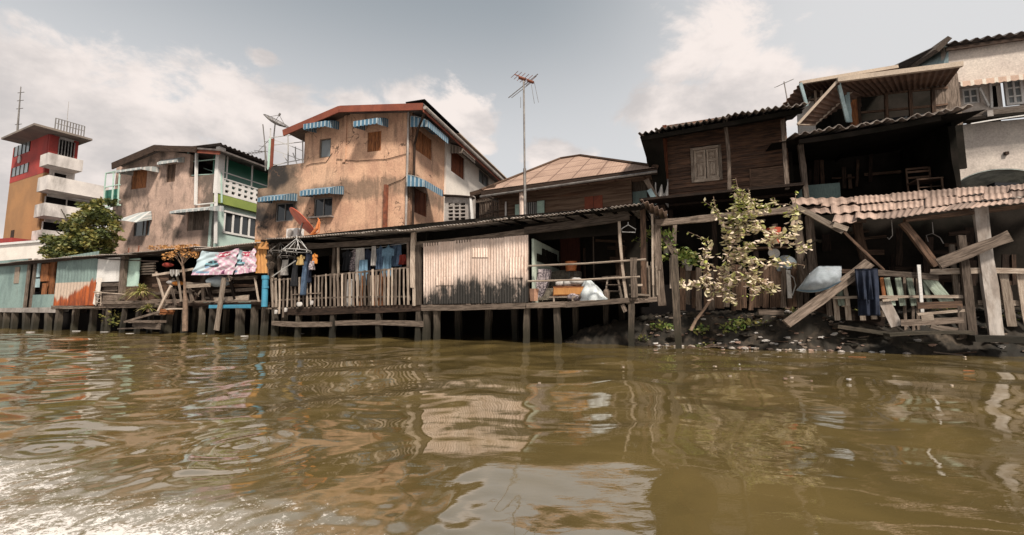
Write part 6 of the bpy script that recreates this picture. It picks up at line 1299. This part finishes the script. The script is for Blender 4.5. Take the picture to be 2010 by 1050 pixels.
# canvas, cloths
t=thing('canvas_bundle',R.at(1610,560,.3),'bulky blue grey canvas bag hung over the fence above the leaning plank','bag')
def cv(s,q):
    x=1564+s*88+16*(1-q)*(1-s); yt=552-30*min(1,s*2.6)**.7; yb=570+9*math.sin(s*PI*.8)-24*s*s; y=yt+(yb-yt)*q; p=R.at(x,y,.25+.34*math.sin(q*PI*.9)*math.sin(max(.02,s)*PI)**.5); return p+R.nn*.02*mn.noise(Vector((s*9,q*7,0)))
b=B(); b.surf(cv,24,14,-R.nn*.12); b.build('bag',M['canvas_grey'],t,smooth=True)
b=B(); b.surf(lambda s,q:cv(s,.93+.05*q)+R.nn*.02,24,2,R.nn*.015); b.build('hem',M['cloth_blue'],t,smooth=True)
garment(1700,527,.40,.98,.34,'navy','','dark navy cloth draped over the fence right of the leaning plank',name='draped_cloth',cat='cloth')
garment(1693,530,.26,.62,.40,'navy','','worn blue cloth strip over the navy cloth on the fence',name='draped_cloth',cat='cloth')
b=B()
b.tube([R.at(1830,436,.0),R.at(1832,458,.0)],.008,4); b.tube([R.at(1822,474,.0),R.at(1818,462,.0),R.at(1830,458,.0),R.at(1845,466,.0),R.at(1852,478,.0)],.008,4); tag(b.build('coat_hanger',M['metal']),'dark wire hanger under the rusty lean-to roof','hanger')
b=B(); b.tube([R.at(1750,432,.0),R.at(1752,462,.0),R.at(1745,470,.0),R.at(1742,466,.0)],.008,5); tag(b.build('hook',M['metal']),'thin hook hanging from the rusty roof edge','hook')
b=B(); b.tube([R.at(1578,512,-.2),R.at(1590,478,-.2),R.at(1603,472,-.2),R.at(1612,474,-.2)],[.02,.03,.03,.05],6); tag(b.build('curved_tool',M['wood_black']),'dark curved hook shaped tool leaning beside the posts above the canvas','tool')

# ---- mud, rubbish, floating things ----
def lump(c,sx,sy,sz,seed,mt,lb,nm,cat,group=None):
    b=B(); b.surf(lambda s,q:c+Vector((math.cos(s*6.283)*math.sin(q*PI)*sx,math.sin(s*6.283)*math.sin(q*PI)*sy,math.cos(q*PI)*sz))*(1+.8*mn.noise(Vector((math.cos(s*6.28)*1.9*math.sin(q*PI),math.sin(s*6.28)*1.9*math.sin(q*PI),math.cos(q*PI)*1.9+seed*7)))),10,7); return tag(b.build(nm,M[mt],smooth=False),lb,cat,group)
M['pink_lit']=mat('faded_plastic',(.26,.17,.13),(.20,.13,.10),s=9,bump=.2,rnd=.3)
for k in range(190):
    x=random.uniform(1270,1660); y=random.gauss(630,14); z=.12+max(0,(650-y))*.006; p=at_z(x,min(y,650),z) if y<650 else at_z(x,y,.02)
    o_q=random.uniform(-.9,.15); u_q=R.hit(x,y,o_q)[0]; p=R.W(u_q,o_q,max(.01,bankz(u_q,o_q))+.01); s_=random.uniform(.015,.05)
    c1=['cloth_white','wood_pale','wood_grey','wood_brown','conc','pink_lit','wood_brown'][k%7]; nmk=['pale','tan','greyish','brown','grey','faded pink','brown'][k%7]
    lump(p,s_*1.5,s_,s_*.55,k,c1,'small %s scrap of rubbish on the mud below the shrub'%nmk,'rubbish','rubbish','rubbish scraps on the mud below the shrub')
for k in range(84):
    b=B(); x=random.uniform(1255,1800) if k<70 else random.uniform(1000,2000); y=random.gauss(666,8) if k<70 else random.uniform(690,760); y=max(655,y); p=at_z(x,y,.012); w_=random.uniform(.02,.07)*(1 if k<70 else .5); a=random.uniform(-.5,.5)
    d=Vector((math.cos(a),math.sin(a),0))*w_; e=Vector((-math.sin(a),math.cos(a),0))*w_*.8
    pts=[p+d*math.cos(q)*random.uniform(.7,1)+e*math.sin(q)*random.uniform(.6,1) for q in [i*PI/4 for i in range(8)]]; th_v=Vector((0,0,.018)); b.quad([q+th_v for q in pts])
    for i in range(8): b.quad([pts[i],pts[(i+1)%8],pts[(i+1)%8]+th_v,pts[i]+th_v])
    cc,nn=[('cloth_white','whitish'),('wood_pale','tan'),('pink_lit','faded pink'),('wood_pale','tan')][k%4]
    tag(b.build('floating_scrap',M[cc]),'tiny %s scrap floating %s'%(nn,'at the muddy edge below the shrub and fence' if k<70 else 'on the open water'),'rubbish','scraps floating on the river')
for (x,y,sx,sz,mt,lb) in [(1392,643,.05,.11,'white','white plastic bottle standing at the mud edge under the shrub'),(1409,659,.05,.09,'white','smaller white cup in the shallows right of the white bottle'),(1560,653,.08,.08,'cloth_white','white crumpled bag in the shallows by the foot of the leaning plank'),(1617,652,.08,.09,'cloth_white','pale tub floating right of the white crumpled bag'),(1625,645,.04,.05,'cloth_red','red lid on the pale tub in the shallows'),(1282,645,.09,.08,'terra','cream carton at the mud edge left of the mooring post')]:
    p=at_z(x,y+4,.0); lump(p+Vector((0,0,sz*.8)),sx,sx,sz,x,mt,lb,'litter_item','rubbish')
for (x0,x1,y,mt,lb,nm) in [(1610,1662,666,'mint_door','long pale green board floating beneath the fence','floating_board'),(1665,1700,700,'wood_orange','orange stick floating on the open water at right','floating_stick'),(1890,1912,727,'wood_orange','short orange piece floating far right on the open water','floating_stick'),(0,30,718,'wood_orange','orange stick floating at the left edge of the water','floating_stick'),(1333,1362,645,'pink_lit','flat pinkish board on the mud right of the mooring post','floating_board')]:
    a,c=at_z(x0,y,.015),at_z(x1,y+1,.015); b=B(); b.beam(a,c,.022,.015,Vector((0,0,1))); tag(b.build(nm,M[mt]),lb,'board' if 'board' in nm else 'stick')
for k in range(14):
    x,y=random.choice([(1045,896),(1093,874),(1210,875),(1260,868),(1350,874),(1118,925),(830,770),(255,655),(205,652),(150,650),(395,655),(590,655),(60,652),(480,660)][k:k+1]); p=at_z(x,y,.012)
    if y<700:
        b=B(); w_=.12*p.y/14; b.disc(p,Vector((w_,0,0)),Vector((0,w_*.7,0)),9,Vector((0,0,.02))); tag(b.build('floating_scrap',M['cloth_white']),'tiny whitish scrap floating near the piles of the left huts','rubbish','scraps floating by the left huts')
for (x,y,L,lb) in [(1465,657,.4,'pale green water hyacinth floating below the shrub'),(1528,645,.3,'single upright green water plant left of the leaning plank'),(1492,640,.2,'round leaved water plant right of the hyacinth')]:
    p=at_z(x,y,0); t=thing('water_plant',p,lb,'plant'); b=B()
    for k in range(9):
        a=random.uniform(0,6.28); d=Vector((math.cos(a)*.6,math.sin(a)*.6,random.uniform(.2,1))).normalized(); q=d.cross(Vector((0,0,1))).normalized()*L*.14; l=L*random.uniform(.5,1)
        b.quad([p,p+d*l*.5+q,p+d*l,p+d*l*.5-q],r=random.random())
    b.build('leaves',M['leaf_green'],t)
for i,(x,y) in enumerate([(1435,600),(1450,606),(1375,612),(1300,600)]):
    uq=R.hit(x,y,-.5)[0]; c=R.W(uq,-.5,bankz(uq,-.5)+.08); b=B(); foliage(b,c,.3,.2,.12,90,.1); tag(b.build('weed_clump',M['leaf_green']),['low green weeds on the mud under the shrub stem','second weed clump right of the shrub stem on the mud','weed clump at the very foot of the shrub','weeds on the dark mud under the right end of the porch'][i],'weed')
for k in range(7):
    uq=3.6+k*1.15+random.uniform(-.3,.3); oq=random.uniform(-.6,-.1); c=R.W(uq,oq,bankz(uq,oq)+.05); b=B(); foliage(b,c,random.uniform(.2,.4),.2,.1,70,.08); tag(b.build('weed_tuft',M['leaf_dark']),'small dark weed tuft in the shade of the mud bank','weed','weed tufts on the mud bank')
c=R.at(222,625,-.1); b=B(); foliage(b,c,.5,.3,.35,140,.14); tag(b.build('weed_clump',M['leaf_dark']),'dark green weeds among the piles below the spiky plant','weed')
b=B(); b.bm(R,(1488,612),(1538,614),.12,.15,-.2); tag(b.build('driftwood',M['wood_grey']),'thick grey log end on the mud at the fence foot','log')
for k in range(60):
    u=random.uniform(4.2,13); o=random.uniform(-.3,.3); a=random.uniform(-.5,.5); L=random.uniform(.15,.5); z=max(.01,bankz(u,o))+random.uniform(.01,.05); p=R.W(u,o,z)
    b=B(); b.beam(p,p+R.t*L*math.cos(a)+R.nn*L*math.sin(a)+Vector((0,0,random.uniform(-.05,.08))),random.uniform(.03,.08),.02,Vector((0,0,1))); tag(b.build('broken_plank',M[['wood_grey','wood_brown','pile'][k%3]]),'short broken bit of wood on the wet bank below the fences','wood','broken wood on the wet bank')
for k in range(80):
    u=random.uniform(5.6,13.); o=random.uniform(-.5,.35); p=R.W(u,o,max(.01,bankz(u,o))+.01); s_=random.uniform(.015,.05)
    lump(p,s_*1.5,s_,s_*.6,k+300,['cloth_white','wood_pale','pink_lit','conc'][k%4],'small %s scrap of rubbish on the wet bank towards the lean-to'%['whitish','tan','faded pink','grey'][k%4],'rubbish','rubbish','rubbish scraps on the wet bank')
# rubble on the bank
for k in range(70):
    u=random.uniform(3.9,14); o=random.uniform(-1.6,-.1); p=R.W(u,o,max(-.02,bankz(u,o))); s_=random.uniform(.05,.17); lump(p,s_*1.4,s_,s_*.5,k+99,'mud','dark stone half sunk in the shaded mud bank','stone','stone','stones on the dark mud bank')
# roof-top oddments left
b=B(); b.bm(R,(252,497),(253,486),.03,.03,-.3); b.bm(R,(271,495),(273,482),.03,.03,-.3); b.bm(R,(252,497),(272,494),.03,.03,-.3); tag(b.build('roof_bracket',M['metal_rust']),'small rusty bracket standing on the left hut roof below the pink house','bracket')
roofx=thing('tin_canopy',R.at(440,480,.2),'old grey tin canopy over the pink banners','roof')
roofstrip([(380,489),(440,484),(502,477)],2.8,.35,.5,.12,.014,'tin_grey',roofx,'sheet'); b=B(); b.bm(R,(378,492),(502,479),.1,.08,.35); b.build('edge_board',M['wood_grey'],roofx)
c=R.at(345,484,.0); b=B()
for k in range(6): foliage(b,R.at(305+k*15,487-k*.8,-.3),.3,.3,.08,40,.12)
tag(b.build('roof_weeds',M['leaf_dry']),'dry brown leaves lying on the hut roof above the bare little tree','leaves')
